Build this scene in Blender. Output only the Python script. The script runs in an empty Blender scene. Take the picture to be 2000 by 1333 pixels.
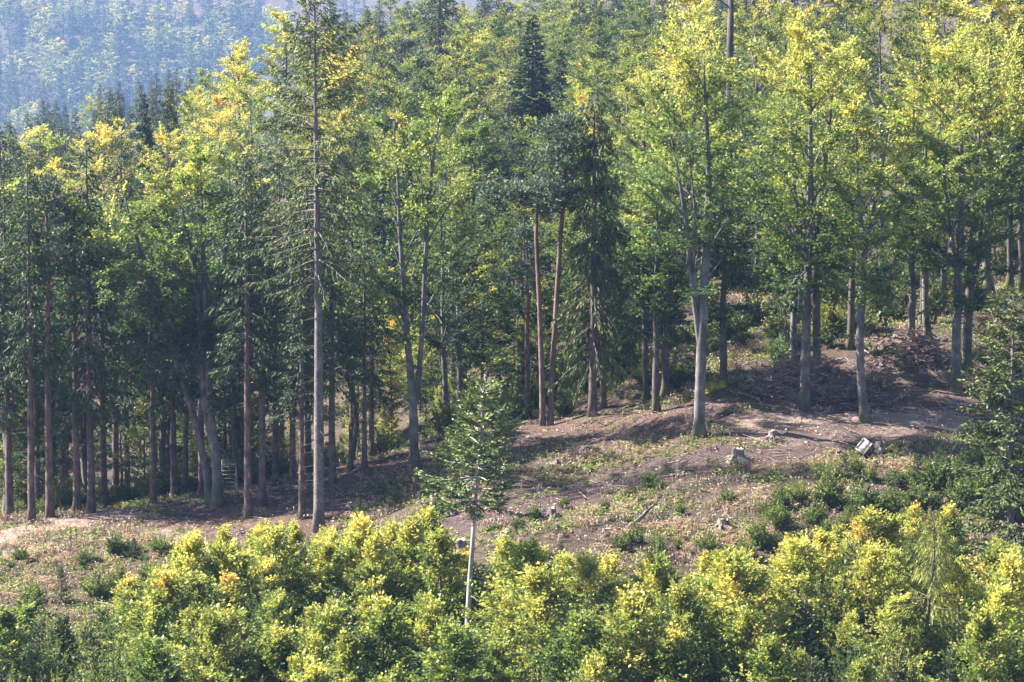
import bpy, math, random
import numpy as np

# ------------------------------------------------------------------ camera, world, sun, exposure
F = 7222.0                      # focal length in photo pixels (2000 wide)
PITCH = math.radians(6.0)
CP, SP = math.cos(PITCH), math.sin(PITCH)
scene = bpy.context.scene
COL = scene.collection
cam_data = bpy.data.cameras.new('camera')
cam_data.sensor_width = 36.0
cam_data.lens = 36.0 * F / 2000.0
cam_data.clip_start = 1.0
cam_data.clip_end = 7000.0
cam = bpy.data.objects.new('camera', cam_data)
COL.objects.link(cam)
cam.location = (0, 0, 0)
cam.rotation_euler = (math.pi / 2 - PITCH, 0, 0)
scene.camera = cam

SUN_DIR = np.array([-0.93, 0.26, 0.0])
SUN_DIR /= np.linalg.norm(SUN_DIR)
SUN_EL = math.radians(42)
world = bpy.data.worlds.new('World')
scene.world = world
world.use_nodes = True
wn = world.node_tree
bg = wn.nodes['Background']
sky = wn.nodes.new('ShaderNodeTexSky')
sky.sky_type = 'NISHITA'
sky.sun_disc = False
sky.sun_elevation = SUN_EL
sky.sun_rotation = math.atan2(SUN_DIR[0], SUN_DIR[1])
sky.air_density = 1.0
sky.dust_density = 1.2
wn.links.new(sky.outputs[0], bg.inputs[0])
bg.inputs[1].default_value = 0.058
sun_data = bpy.data.lights.new('sun', 'SUN')
sun_data.energy = 5.0
sun_data.angle = math.radians(0.6)
sun_data.color = (1.0, 0.93, 0.82)
sun = bpy.data.objects.new('sun', sun_data)
COL.objects.link(sun)
from mathutils import Vector
sv = Vector((SUN_DIR[0] * math.cos(SUN_EL), SUN_DIR[1] * math.cos(SUN_EL), math.sin(SUN_EL)))
sun.rotation_euler = sv.to_track_quat('Z', 'Y').to_euler()
sun.location = (-60, 260, 120)
scene.view_settings.view_transform = 'Standard'
scene.view_settings.look = 'None'
scene.view_settings.exposure = 2.38
scene.view_settings.gamma = 1.0
scene.view_settings.use_curve_mapping = False
scene.render.engine = 'CYCLES'
scene.cycles.max_bounces = 5
scene.cycles.diffuse_bounces = 2
scene.cycles.transmission_bounces = 2
scene.cycles.use_adaptive_sampling = True
scene.cycles.adaptive_threshold = 0.02
scene.cycles.transparent_max_bounces = 4
scene.cycles.volume_bounces = 0
scene.cycles.use_denoising = True
scene.cycles.sample_clamp_indirect = 6.0

HAZE_DENSITY = 0.00008

# ------------------------------------------------------------------ numeric helpers
def ray(u, v):
    x = (u - 1000.0) / F
    y = -(v - 666.5) / F
    return np.array([x, CP + y * SP, -SP + y * CP])

def at(u, v, d):
    r = ray(u, v)
    return r * (d / r[1])

def project(p):
    p = np.asarray(p, float)
    fwd = p[..., 1] * CP - p[..., 2] * SP
    up = p[..., 1] * SP + p[..., 2] * CP
    fwd = np.maximum(fwd, 1e-3)
    return 1000.0 + F * p[..., 0] / fwd, 666.5 - F * up / fwd, fwd

def _hash(ix, iy, s):
    h = (ix.astype(np.int64) * 374761393 + iy.astype(np.int64) * 668265263 + s * 1442695041) & 0x7fffffff
    h = ((h ^ (h >> 13)) * 1274126177) & 0x7fffffff
    return ((h ^ (h >> 16)) & 0xffff) / 65535.0

def vnoise(x, y, s=0):
    x = np.asarray(x, float); y = np.asarray(y, float)
    ix = np.floor(x); iy = np.floor(y)
    fx = x - ix; fy = y - iy
    fx = fx * fx * (3 - 2 * fx); fy = fy * fy * (3 - 2 * fy)
    a = _hash(ix, iy, s); b = _hash(ix + 1, iy, s); c = _hash(ix, iy + 1, s); d = _hash(ix + 1, iy + 1, s)
    return (a * (1 - fx) + b * fx) * (1 - fy) + (c * (1 - fx) + d * fx) * fy

def fbm(x, y, s=0, o=3):
    t = 0; a = .5; n = 0
    for k in range(o):
        t = t + a * vnoise(x * 2 ** k, y * 2 ** k, s + k * 17); n += a; a *= .5
    return t / n

def unit(a):
    a = np.asarray(a, float)
    return a / np.maximum(np.linalg.norm(a, axis=-1, keepdims=True), 1e-9)

# ------------------------------------------------------------------ terrain
ctrl = []
for (u, v, d) in [
    (0, 1045, 243), (0, 1170, 227), (300, 1010, 246), (300, 1110, 231), (600, 935, 251), (623, 1040, 238), (500, 985, 246),
    (600, 1110, 227), (900, 858, 250), (808, 905, 245), (1065, 832, 250), (1158, 812, 249), (1000, 838, 251),
    (900, 1000, 230), (1000, 950, 234), (1000, 1060, 222), (1200, 1100, 217), (1200, 920, 236), (1400, 1000, 224),
    (1365, 855, 237), (1575, 790, 243), (1865, 760, 247), (1700, 870, 235), (1900, 830, 240), (1900, 640, 260),
    (1650, 690, 254), (2000, 580, 266), (1600, 950, 227), (1900, 1000, 223), (1990, 1100, 216), (1400, 745, 249), (1270, 785, 251),
    (1300, 690, 263), (1450, 640, 270), (1250, 600, 280), (1500, 560, 285), (1750, 580, 276), (1900, 520, 284), (2050, 470, 288),
    (-200, 1060, 243), (2250, 760, 250), (2250, 1000, 225), (-200, 1190, 226)]:
    ctrl.append(at(u, v, d))
for (u, d, z) in [
    (-200, 190, -43), (300, 190, -42.3), (1000, 190, -41.8), (1600, 190, -41), (2200, 190, -40),
    (-200, 280, -43), (100, 275, -42), (400, 280, -41.5), (700, 276, -38.5), (900, 274, -36), (1050, 270, -34.2), (1150, 272, -33),
    (-200, 340, -41), (150, 340, -40.5), (500, 335, -39), (800, 320, -36.5), (1000, 330, -35), (1300, 330, -30.5), (1600, 330, -28), (2000, 320, -22),
    (-200, 400, -41.5), (100, 400, -40), (350, 400, -36), (600, 400, -31), (1000, 400, -35), (1500, 400, -28), (2100, 400, -21),
    (-200, 470, -46), (200, 470, -42), (500, 480, -33), (700, 480, -32), (1000, 500, -33), (1600, 500, -26), (2200, 500, -18),
    (-300, 600, -54), (100, 600, -52), (450, 600, -42), (800, 620, -32), (1200, 620, -27), (2200, 620, -14),
    (600, 820, -46), (650, 1050, -58), (1000, 1050, -20), (100, 1200, -96), (400, 1150, -86), (550, 1350, -88), (750, 1350, -60), (200, 2100, -138), (700, 2100, -120), (1600, 1050, -8), (2200, 1050, 0), (1000, 1350, -22), (1500, 1350, -5), (2200, 1350, 5),
    (-300, 900, -75), (200, 900, -74), (450, 900, -64), (900, 820, -25), (1500, 820, -19), (2200, 820, -8),
    (-300, 1700, -120), (300, 1700, -118), (700, 1700, -100), (1200, 1700, -60), (1800, 1700, -30),
    (-300, 2600, -150), (300, 2600, -148), (700, 2700, -130), (1300, 2700, -80), (-300, 3000, -130), (400, 3000, -129),
    (-300, 3400, -22), (300, 3400, -21), (900, 3400, 0), (-300, 3750, 70), (600, 3750, 72), (1800, 3750, 78), (-300, 4200, 100), (1000, 4200, 102), (2300, 4200, 102)]:
    p = at(u, 666, d); ctrl.append(np.array([p[0], d, z]))
for x in (-150, -50, 50, 150):
    for y, z in ((-60, 8), (0, -1.9), (50, -26), (100, -46), (150, -48)):
        ctrl.append(np.array([x, y, z]))
for x, y, z in ((-450, 250, -35), (450, 250, -15), (-450, 600, -45), (450, 600, -5), (-600, 1700, -110), (600, 1700, -20), (-450, 0, -2), (450, 0, -2), (-950, 3200, -60), (950, 3200, -40), (-950, 4200, 100), (950, 4200, 102)):
    ctrl.append(np.array([x, y, z]))
ctrl = np.array(ctrl)
_S = 100.0
def _phi(r2):
    return 0.5 * r2 * np.log(np.maximum(r2, 1e-12))
_n = len(ctrl)
_xy = ctrl[:, :2] / _S
_K = _phi(((_xy[:, None] - _xy[None]) ** 2).sum(-1)) + np.eye(_n) * 2e-4
_P = np.c_[np.ones(_n), _xy]
_A = np.zeros((_n + 3, _n + 3)); _A[:_n, :_n] = _K; _A[:_n, _n:] = _P; _A[_n:, :_n] = _P.T
_w = np.linalg.solve(_A, np.r_[ctrl[:, 2], 0, 0, 0])

def gz(x, y):
    x = np.atleast_1d(np.asarray(x, float)); y = np.atleast_1d(np.asarray(y, float))
    q = np.c_[x.ravel(), y.ravel()] / _S
    out = np.empty(len(q))
    for i in range(0, len(q), 20000):
        b = q[i:i + 20000]
        out[i:i + 20000] = _phi(((b[:, None] - _xy[None]) ** 2).sum(-1)) @ _w[:_n] + _w[_n] + b @ _w[_n + 1:]
    out = out.reshape(x.shape)
    near = np.clip((y - 150) / 40, 0, 1) * np.clip((330 - y) / 40, 0, 1)
    if not near.any(): return out
    out = out + near * ((fbm(x / 5, y / 5, 3) - .5) * .9 + (fbm(x / 1.3, y / 1.3, 9) - .5) * .28)
    return out

_gx = np.arange(-60, 60.01, .4); _gy = np.arange(180, 332, .4)
_GT = gz(*np.meshgrid(_gx, _gy))
def gz1(x, y):
    if -59 < x < 59 and 181 < y < 331:
        i = (x + 60) / .4; j = (y - 180) / .4; a = int(i); b = int(j); i -= a; j -= b
        return float((_GT[b, a] * (1 - i) + _GT[b, a + 1] * i) * (1 - j) + (_GT[b + 1, a] * (1 - i) + _GT[b + 1, a + 1] * i) * j)
    return float(gz(x, y)[0])

_ds = np.arange(190, 330, .5)
def ghit(u, v):
    """first point where the line of sight through a photo pixel meets the ground"""
    r = ray(u, v)
    P = r[None] * (_ds / r[1])[:, None]
    below = P[:, 2] < np.array([gz1(a, b) for a, b in P[:, :2]])
    k = int(np.argmax(below)) if below.any() else int(len(_ds) * .45)
    return np.array([P[k, 0], P[k, 1], gz1(P[k, 0], P[k, 1])])

def gpos(u, d):
    """ground under image column u at distance d"""
    x = (u - 1000.0) / F * d * 1.006
    return np.array([x, d, gz1(x, d)])

# ------------------------------------------------------------------ mesh helpers
class Acc:
    def __init__(s):
        s.v = []; s.q = []; s.c = []; s.n = 0
    def add(s, V, Q, c=None):
        V = np.asarray(V, np.float32).reshape(-1, 3)
        s.v.append(V); s.q.append(np.asarray(Q, np.int32).reshape(-1, 4) + s.n)
        if c is None:
            c = np.zeros((len(V), 4), np.float32)
        s.c.append(np.asarray(c, np.float32)); s.n += len(V)
    def mesh(s, name, mats, smooth=False, colour=True):
        me = bpy.data.meshes.new(name)
        V = np.concatenate(s.v); Q = np.concatenate(s.q)
        me.vertices.add(len(V)); me.vertices.foreach_set('co', V.ravel())
        me.loops.add(Q.size); me.loops.foreach_set('vertex_index', Q.ravel())
        me.polygons.add(len(Q)); me.polygons.foreach_set('loop_start', np.arange(len(Q), dtype=np.int32) * 4)
        if smooth:
            me.polygons.foreach_set('use_smooth', np.ones(len(Q), bool))
        if colour:
            a = me.color_attributes.new('tone', 'FLOAT_COLOR', 'POINT')
            a.data.foreach_set('color', np.concatenate(s.c).ravel())
        me.update(calc_edges=True)
        for m in (mats if isinstance(mats, (list, tuple)) else [mats]):
            me.materials.append(m)
        return me

def tube(acc, pts, rad, n=6, cap=True):
    pts = np.asarray(pts, float); rad = np.asarray(rad, float)
    k = len(pts)
    t = unit(np.gradient(pts, axis=0))
    mt = t.mean(0)
    ref = np.array([1.0, .13, .07]) if abs(mt[0]) < .8 * np.linalg.norm(mt) else np.array([.1, 1.0, .2])
    n1 = unit(np.cross(t, ref)); n2 = np.cross(t, n1)
    a = np.arange(n) * 2 * math.pi / n
    ring = n1[:, None] * np.cos(a)[None, :, None] + n2[:, None] * np.sin(a)[None, :, None]
    V = pts[:, None] + ring * (rad[:, None, None] if rad.ndim == 1 else rad[:, :, None])
    i = np.arange(k - 1)[:, None] * n; j = np.arange(n)[None]; j2 = (j + 1) % n
    Q = np.stack([i + j, i + j2, i + n + j2, i + n + j], -1).reshape(-1, 4)
    V = V.reshape(-1, 3)
    if cap:
        V = np.vstack([V, pts[-1], pts[0]])
        c1 = k * n; c0 = c1 + 1
        b = (k - 1) * n
        h = np.arange(0, n - 1, 2)
        e = [[b + x, b + (x + 1) % n, b + (x + 2) % n, c1] for x in h] + [[(x + 2) % n, (x + 1) % n, x, c0] for x in h]
        Q = np.vstack([Q, np.array(e)])
    acc.add(V, Q)

def leaves(acc, C, A, N, L, W, col):
    A = unit(A); B = unit(np.cross(N, A))
    L = np.broadcast_to(np.asarray(L, float), (len(C),))[:, None] * .5
    W = np.broadcast_to(np.asarray(W, float), (len(C),))[:, None] * .5
    V = np.stack([C - A * L, C + B * W - A * L * .15, C + A * L, C - B * W - A * L * .15], 1).reshape(-1, 3)
    Q = np.arange(len(C) * 4).reshape(-1, 4)
    acc.add(V, Q, np.repeat(col, 4, axis=0))

def colour(tone, rnd):
    tone = np.asarray(tone, float)
    return np.stack([np.clip(tone, 0, 1), rnd, np.zeros_like(tone), np.ones_like(tone)], -1)

def new(name, data, parent=None, loc=None):
    o = bpy.data.objects.new(name, data)
    COL.objects.link(o)
    if parent is not None: o.parent = parent
    if loc is not None: o.location = loc
    return o

def tag(o, label=None, cat=None, group=None, kind=None):
    if label: o['label'] = label
    if cat: o['category'] = cat
    if group: o['group'] = group
    if kind: o['kind'] = kind
    return o

# ------------------------------------------------------------------ materials
def nodes(name):
    m = bpy.data.materials.new(name); m.use_nodes = True
    nt = m.node_tree; nt.nodes.clear()
    out = nt.nodes.new('ShaderNodeOutputMaterial')
    return m, nt, out

def N(nt, kind, **kw):
    n = nt.nodes.new(kind)
    for k, v in kw.items():
        if k.startswith('i_'):
            key = k[2:]
            key = int(key) if key.isdigit() else key
            n.inputs[key].default_value = v
        else:
            setattr(n, k, v)
    return n

def ramp(nt, stops, mode='LINEAR'):
    r = nt.nodes.new('ShaderNodeValToRGB'); r.color_ramp.interpolation = mode
    e = r.color_ramp.elements
    while len(e) < len(stops): e.new(.5)
    for el, (p, c) in zip(e, stops):
        el.position = p; el.color = (*c, 1)
    return r

def leaf_mat(name, stops, trans=.42, rough=.5, spec=.3, tcol=(1.0, .95, .55)):
    m, nt, out = nodes(name); L = nt.links.new
    at_ = N(nt, 'ShaderNodeAttribute', attribute_name='tone')
    sep = N(nt, 'ShaderNodeSeparateColor'); L(at_.outputs['Color'], sep.inputs[0])
    oi = N(nt, 'ShaderNodeObjectInfo'); so = N(nt, 'ShaderNodeSeparateColor'); L(oi.outputs['Color'], so.inputs[0])
    ad = N(nt, 'ShaderNodeMath', operation='ADD'); L(sep.outputs[0], ad.inputs[0]); L(so.outputs[0], ad.inputs[1])
    su = N(nt, 'ShaderNodeMath', operation='SUBTRACT', i_1=.5, use_clamp=True); L(ad.outputs[0], su.inputs[0])
    r = ramp(nt, stops); L(su.outputs[0], r.inputs[0])
    br = N(nt, 'ShaderNodeMath', operation='MULTIPLY_ADD', i_1=.7, i_2=.65); L(sep.outputs[1], br.inputs[0])
    b2 = N(nt, 'ShaderNodeMath', operation='MULTIPLY'); L(br.outputs[0], b2.inputs[0]); L(so.outputs[1], b2.inputs[1])
    mul = N(nt, 'ShaderNodeVectorMath', operation='SCALE'); L(r.outputs[0], mul.inputs[0]); L(b2.outputs[0], mul.inputs['Scale'])
    p = N(nt, 'ShaderNodeBsdfPrincipled', i_Roughness=rough)
    p.inputs['Specular IOR Level'].default_value = spec
    L(mul.outputs[0], p.inputs['Base Color'])
    tr = N(nt, 'ShaderNodeBsdfTranslucent')
    tc = N(nt, 'ShaderNodeVectorMath', operation='MULTIPLY'); tc.inputs[1].default_value = tcol
    L(mul.outputs[0], tc.inputs[0]); L(tc.outputs[0], tr.inputs[0])
    mx = N(nt, 'ShaderNodeMixShader', i_0=trans)
    L(p.outputs[0], mx.inputs[1]); L(tr.outputs[0], mx.inputs[2]); L(mx.outputs[0], out.inputs[0])
    return m

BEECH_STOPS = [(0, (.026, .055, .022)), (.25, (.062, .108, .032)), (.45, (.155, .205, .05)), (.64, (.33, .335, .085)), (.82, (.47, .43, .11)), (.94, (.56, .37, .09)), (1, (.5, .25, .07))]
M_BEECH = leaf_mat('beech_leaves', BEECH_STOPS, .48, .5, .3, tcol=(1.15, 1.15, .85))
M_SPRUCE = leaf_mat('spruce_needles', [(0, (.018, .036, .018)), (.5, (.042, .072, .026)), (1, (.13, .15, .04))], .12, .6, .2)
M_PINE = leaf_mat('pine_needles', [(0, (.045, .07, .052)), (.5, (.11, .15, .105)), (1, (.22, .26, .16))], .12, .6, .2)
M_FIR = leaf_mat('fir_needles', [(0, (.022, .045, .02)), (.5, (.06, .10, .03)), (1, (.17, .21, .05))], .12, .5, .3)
M_LARCH = leaf_mat('larch_needles', [(0, (.05, .085, .03)), (.5, (.13, .17, .05)), (1, (.3, .3, .08))], .3, .6, .2)
M_SHRUB = leaf_mat('shrub_leaves', [(0, (.035, .065, .026)), (.4, (.095, .14, .05)), (.7, (.2, .23, .06)), (1, (.45, .36, .08))], .35, .5, .3)
M_HERB = leaf_mat('herb_leaves', [(0, (.035, .07, .022)), (.5, (.085, .14, .038)), (1, (.2, .24, .06))], .3, .6, .2)
M_STRAW = leaf_mat('dry_grass_blades', [(0, (.05, .042, .03)), (.35, (.105, .078, .056)), (.7, (.215, .155, .115)), (1, (.42, .31, .23))], .3, .7, .1)
M_LITTER = leaf_mat('dead_leaf_scraps', [(0, (.036, .025, .023)), (.5, (.085, .054, .043)), (.85, (.165, .11, .088)), (1, (.42, .33, .28))], .15, .7, .1)

def bark(name, c1, c2, c3, scale=6., stretch=.25, bump=.4, hi=None, hi_z=(9, 14), moss=0):
    m, nt, out = nodes(name); L = nt.links.new
    tc = N(nt, 'ShaderNodeTexCoord')
    mp = N(nt, 'ShaderNodeMapping'); mp.inputs['Scale'].default_value = (1, 1, stretch); L(tc.outputs['Object'], mp.inputs[0])
    n1 = N(nt, 'ShaderNodeTexNoise', i_Scale=scale, i_Detail=6.0, i_Roughness=.65); L(mp.outputs[0], n1.inputs['Vector'])
    n2 = N(nt, 'ShaderNodeTexNoise', i_Scale=1.1, i_Detail=3.0); L(tc.outputs['Object'], n2.inputs['Vector'])
    r = ramp(nt, [(.3, c1), (.5, c2), (.72, c3)]); L(n1.outputs[0], r.inputs[0])
    r2 = ramp(nt, [(.35, (.65, .65, .65)), (.65, (1.25, 1.22, 1.2))]); L(n2.outputs[0], r2.inputs[0])
    mu = N(nt, 'ShaderNodeMix', data_type='RGBA', blend_type='MULTIPLY'); mu.inputs[0].default_value = 1.0
    L(r.outputs[0], mu.inputs[6]); L(r2.outputs[0], mu.inputs[7])
    colo = mu.outputs[2]
    if hi is not None:
        sx = N(nt, 'ShaderNodeSeparateXYZ'); L(tc.outputs['Object'], sx.inputs[0])
        mr = N(nt, 'ShaderNodeMapRange', i_1=hi_z[0], i_2=hi_z[1]); L(sx.outputs[2], mr.inputs[0])
        mh = N(nt, 'ShaderNodeMix', data_type='RGBA'); L(mr.outputs[0], mh.inputs[0]); L(colo, mh.inputs[6])
        mh2 = N(nt, 'ShaderNodeMix', data_type='RGBA', blend_type='MULTIPLY'); mh2.inputs[0].default_value = 1.0
        L(r2.outputs[0], mh2.inputs[7]); mh2.inputs[6].default_value = (*hi, 1)
        L(mh2.outputs[2], mh.inputs[7]); colo = mh.outputs[2]
    if moss:
        sx = N(nt, 'ShaderNodeSeparateXYZ'); L(tc.outputs['Object'], sx.inputs[0])
        mr = N(nt, 'ShaderNodeMapRange', i_1=1.6, i_2=.2, i_3=0.0, i_4=moss); L(sx.outputs[2], mr.inputs[0])
        mm = N(nt, 'ShaderNodeMath', operation='MULTIPLY'); L(mr.outputs[0], mm.inputs[0]); L(n2.outputs[0], mm.inputs[1])
        mh = N(nt, 'ShaderNodeMix', data_type='RGBA'); L(mm.outputs[0], mh.inputs[0]); L(colo, mh.inputs[6]); mh.inputs[7].default_value = (.10, .12, .03, 1)
        colo = mh.outputs[2]
    p = N(nt, 'ShaderNodeBsdfPrincipled', i_Roughness=.85); p.inputs['Specular IOR Level'].default_value = .15
    L(colo, p.inputs['Base Color'])
    bp = N(nt, 'ShaderNodeBump', i_Strength=bump, i_Distance=.04); L(n1.outputs[0], bp.inputs['Height']); L(bp.outputs[0], p.inputs['Normal'])
    L(p.outputs[0], out.inputs[0])
    return m

M_BARK_BEECH = bark('beech_bark', (.07, .066, .07), (.125, .117, .12), (.205, .195, .19), 3.0, .5, .25, moss=.9)
M_BARK_DARK = bark('dark_bark', (.05, .042, .042), (.09, .075, .072), (.15, .13, .12), 5.0, .3, .5, moss=1.2)
M_BARK_SPRUCE = bark('spruce_bark', (.08, .07, .074), (.14, .122, .127), (.24, .215, .21), 9.0, .6, .6)
M_BARK_BROWN = bark('brown_spruce_bark', (.07, .052, .052), (.125, .093, .09), (.19, .15, .14), 8.0, .35, .6)
M_BARK_PINE = bark('pine_bark', (.085, .062, .062), (.15, .105, .10), (.22, .16, .15), 7.0, .3, .6, hi=(.20, .10, .078), hi_z=(9, 17))
M_BARK_PALE = bark('pale_fir_bark', (.22, .205, .2), (.36, .335, .325), (.5, .47, .45), 7.0, .5, .4)
M_BARK_TWIG = bark('twig_bark', (.07, .055, .052), (.13, .10, .09), (.22, .18, .16), 5.0, .4, .3)
M_DEAD = bark('dry_branch_bark', (.14, .10, .09), (.27, .20, .18), (.46, .37, .33), 4.0, .4, .4)
M_STUMP = bark('weathered_stump_wood', (.07, .058, .055), (.16, .135, .125), (.33, .29, .27), 5.0, .3, .7)
M_CUT = bark('cut_wood_face', (.16, .125, .10), (.26, .21, .175), (.38, .32, .27), 7.0, 1.0, .3)
M_BOARD = bark('pale_weathered_board', (.42, .37, .315), (.5, .45, .39), (.58, .53, .47), 5.0, 1.0, .3)
M_BOARD_DARK = bark('dark_stained_board', (.06, .05, .045), (.10, .08, .07), (.16, .13, .115), 5.0, .4, .3)
M_POLE = bark('grey_peeled_pole', (.13, .115, .11), (.24, .21, .20), (.38, .35, .33), 5.0, .4, .3)

def ground_mat():
    m, nt, out = nodes('forest_ground'); L = nt.links.new
    tc = N(nt, 'ShaderNodeTexCoord')
    at_ = N(nt, 'ShaderNodeAttribute', attribute_name='tone')
    sep = N(nt, 'ShaderNodeSeparateColor'); L(at_.outputs['Color'], sep.inputs[0])
    n1 = N(nt, 'ShaderNodeTexNoise', i_Scale=2.6, i_Detail=10.0, i_Roughness=.82); L(tc.outputs['Object'], n1.inputs['Vector'])
    n2 = N(nt, 'ShaderNodeTexNoise', i_Scale=.35, i_Detail=5.0, i_Roughness=.6); L(tc.outputs['Object'], n2.inputs['Vector'])
    n3 = N(nt, 'ShaderNodeTexNoise', i_Scale=9.0, i_Detail=4.0); L(tc.outputs['Object'], n3.inputs['Vector'])
    litter = ramp(nt, [(.28, (.038, .026, .024)), (.45, (.08, .053, .046)), (.6, (.125, .085, .072)), (.75, (.2, .14, .12))]); L(n1.outputs[0], litter.inputs[0])
    soil = ramp(nt, [(.3, (.042, .03, .029)), (.5, (.075, .053, .05)), (.72, (.12, .088, .08))]); L(n1.outputs[0], soil.inputs[0])
    pale = ramp(nt, [(.25, (.15, .11, .095)), (.5, (.22, .163, .14)), (.75, (.31, .235, .20))]); L(n1.outputs[0], pale.inputs[0])
    green = ramp(nt, [(.3, (.036, .031, .024)), (.5, (.07, .054, .042)), (.7, (.125, .092, .074))]); L(n1.outputs[0], green.inputs[0])
    def mix(f, a, b):
        x = N(nt, 'ShaderNodeMix', data_type='RGBA'); L(f, x.inputs[0]); L(a, x.inputs[6]); L(b, x.inputs[7]); return x.outputs[2]
    def edge(ch, lo=.42, hi=.58):
        a = N(nt, 'ShaderNodeMath', operation='MULTIPLY_ADD', i_1=.7, i_2=-.35); L(n2.outputs[0], a.inputs[0])
        b = N(nt, 'ShaderNodeMath', operation='ADD'); L(a.outputs[0], b.inputs[0]); L(sep.outputs[ch], b.inputs[1])
        r = N(nt, 'ShaderNodeMapRange', i_1=lo, i_2=hi); L(b.outputs[0], r.inputs[0]); return r.outputs[0]
    c = mix(edge(1), litter.outputs[0], green.outputs[0])
    c = mix(edge(0), c, soil.outputs[0])
    c = mix(edge(2, .35, .65), c, pale.outputs[0])
    p = N(nt, 'ShaderNodeBsdfPrincipled', i_Roughness=.95); p.inputs['Specular IOR Level'].default_value = .1
    L(c, p.inputs['Base Color'])
    ms = N(nt, 'ShaderNodeMath', operation='ADD'); L(n1.outputs[0], ms.inputs[0]); L(n3.outputs[0], ms.inputs[1])
    bp = N(nt, 'ShaderNodeBump', i_Strength=.9, i_Distance=.12); L(ms.outputs[0], bp.inputs['Height']); L(bp.outputs[0], p.inputs['Normal'])
    L(p.outputs[0], out.inputs[0])
    return m
M_GROUND = ground_mat()

# ------------------------------------------------------------------ ground sheet
def poly_sd(u, v, poly):
    poly = np.asarray(poly, float); ins = np.zeros(u.shape, bool); best = np.full(u.shape, 1e9)
    for i in range(len(poly)):
        a = poly[i]; b = poly[(i + 1) % len(poly)]
        c = ((a[1] > v) != (b[1] > v)) & (u < (b[0] - a[0]) * (v - a[1]) / (b[1] - a[1] + 1e-9) + a[0])
        ins ^= c
        ab = b - a; t = np.clip(((u - a[0]) * ab[0] + (v - a[1]) * ab[1]) / (ab @ ab + 1e-9), 0, 1)
        best = np.minimum(best, np.hypot(u - a[0] - t * ab[0], v - a[1] - t * ab[1]))
    return np.where(ins, best, -best)

def line_d(u, v, pts):
    best = np.full(u.shape, 1e9)
    for a, b in zip(pts[:-1], pts[1:]):
        a = np.array(a, float); b = np.array(b, float); ab = b - a
        t = np.clip(((u - a[0]) * ab[0] + (v - a[1]) * ab[1]) / (ab @ ab), 0, 1)
        best = np.minimum(best, np.hypot(u - a[0] - t * ab[0], v - a[1] - t * ab[1]))
    return best

TRACK1 = [(800, 1050), (900, 1015), (1000, 990), (1090, 968), (1180, 940), (1300, 918), (1420, 893)]
TRACK2 = [(1240, 925), (1420, 895), (1560, 872), (1680, 858), (1800, 850)]
TRACK3 = [(1470, 905), (1560, 888), (1650, 868)]
PATH = [(-60, 1062), (40, 1040), (130, 1024), (210, 1012), (270, 1006)]
DIRT_RIGHT = [(1330, 800), (1440, 760), (1560, 745), (1640, 690), (1760, 670), (1860, 690), (1900, 740), (1930, 830), (1880, 850), (1760, 862), (1600, 880), (1480, 885), (1440, 850), (1380, 830)]
PALE = [(1400, 812), (1560, 808), (1700, 806), (1800, 800), (1895, 808), (1900, 836), (1800, 834), (1700, 828), (1560, 826), (1440, 826)]  # sunlit strip across the dirt, painted into the ground colour
PALE_L = [(240, 1012), (330, 1025), (420, 1050), (400, 1085), (330, 1060), (250, 1040)]
LITTER_L = [(280, 1010), (430, 960), (600, 925), (850, 865), (860, 900), (760, 935), (680, 965), (660, 1050), (420, 1060), (330, 1030)]
LITTER_C = [(960, 840), (1180, 812), (1340, 800), (1360, 850), (1240, 870), (1100, 880), (990, 900)]

def masks(x, y, z):
    u, v, d = project(np.stack([x, y, z], -1))
    u = u + (fbm(x / 1.5, y / 1.5, 41) - .5) * 60; v = v + (fbm(x / 1.5, y / 1.5, 51) - .5) * 26
    ok = (d > 200) & (d < 300)
    sm = lambda e, w: np.clip(e / w + .5, 0, 1)
    soil = np.maximum(sm(22 - line_d(u, v * 1.0, TRACK1), 10), sm(20 - line_d(u, v, TRACK2), 12))
    soil = np.maximum(soil, sm(12 - line_d(u, v, TRACK3), 10))
    soil = np.maximum(soil, .75 * sm(poly_sd(u, v, DIRT_RIGHT), 22))
    pale = np.maximum(sm(10 - line_d(u, v, PATH), 8), .9 * sm(poly_sd(u, v, PALE), 14))  # tan path, plus the strip of sunlight painted lighter
    pale = np.maximum(pale, .55 * sm(poly_sd(u, v, PALE_L), 20))
    pale = np.maximum(pale, .40 * sm(poly_sd(u, v, DIRT_RIGHT), 30))
    lit = np.maximum(sm(poly_sd(u, v, LITTER_L), 25), sm(poly_sd(u, v, LITTER_C), 25))
    green = np.clip(1 - np.maximum(np.maximum(lit, soil), pale), 0, 1) * .75
    z0 = np.where(ok, 1.0, 0.0)
    return soil * z0, np.where(ok, green, np.where(d >= 300, 1.0, .75)), pale * z0, lit * z0

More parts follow.
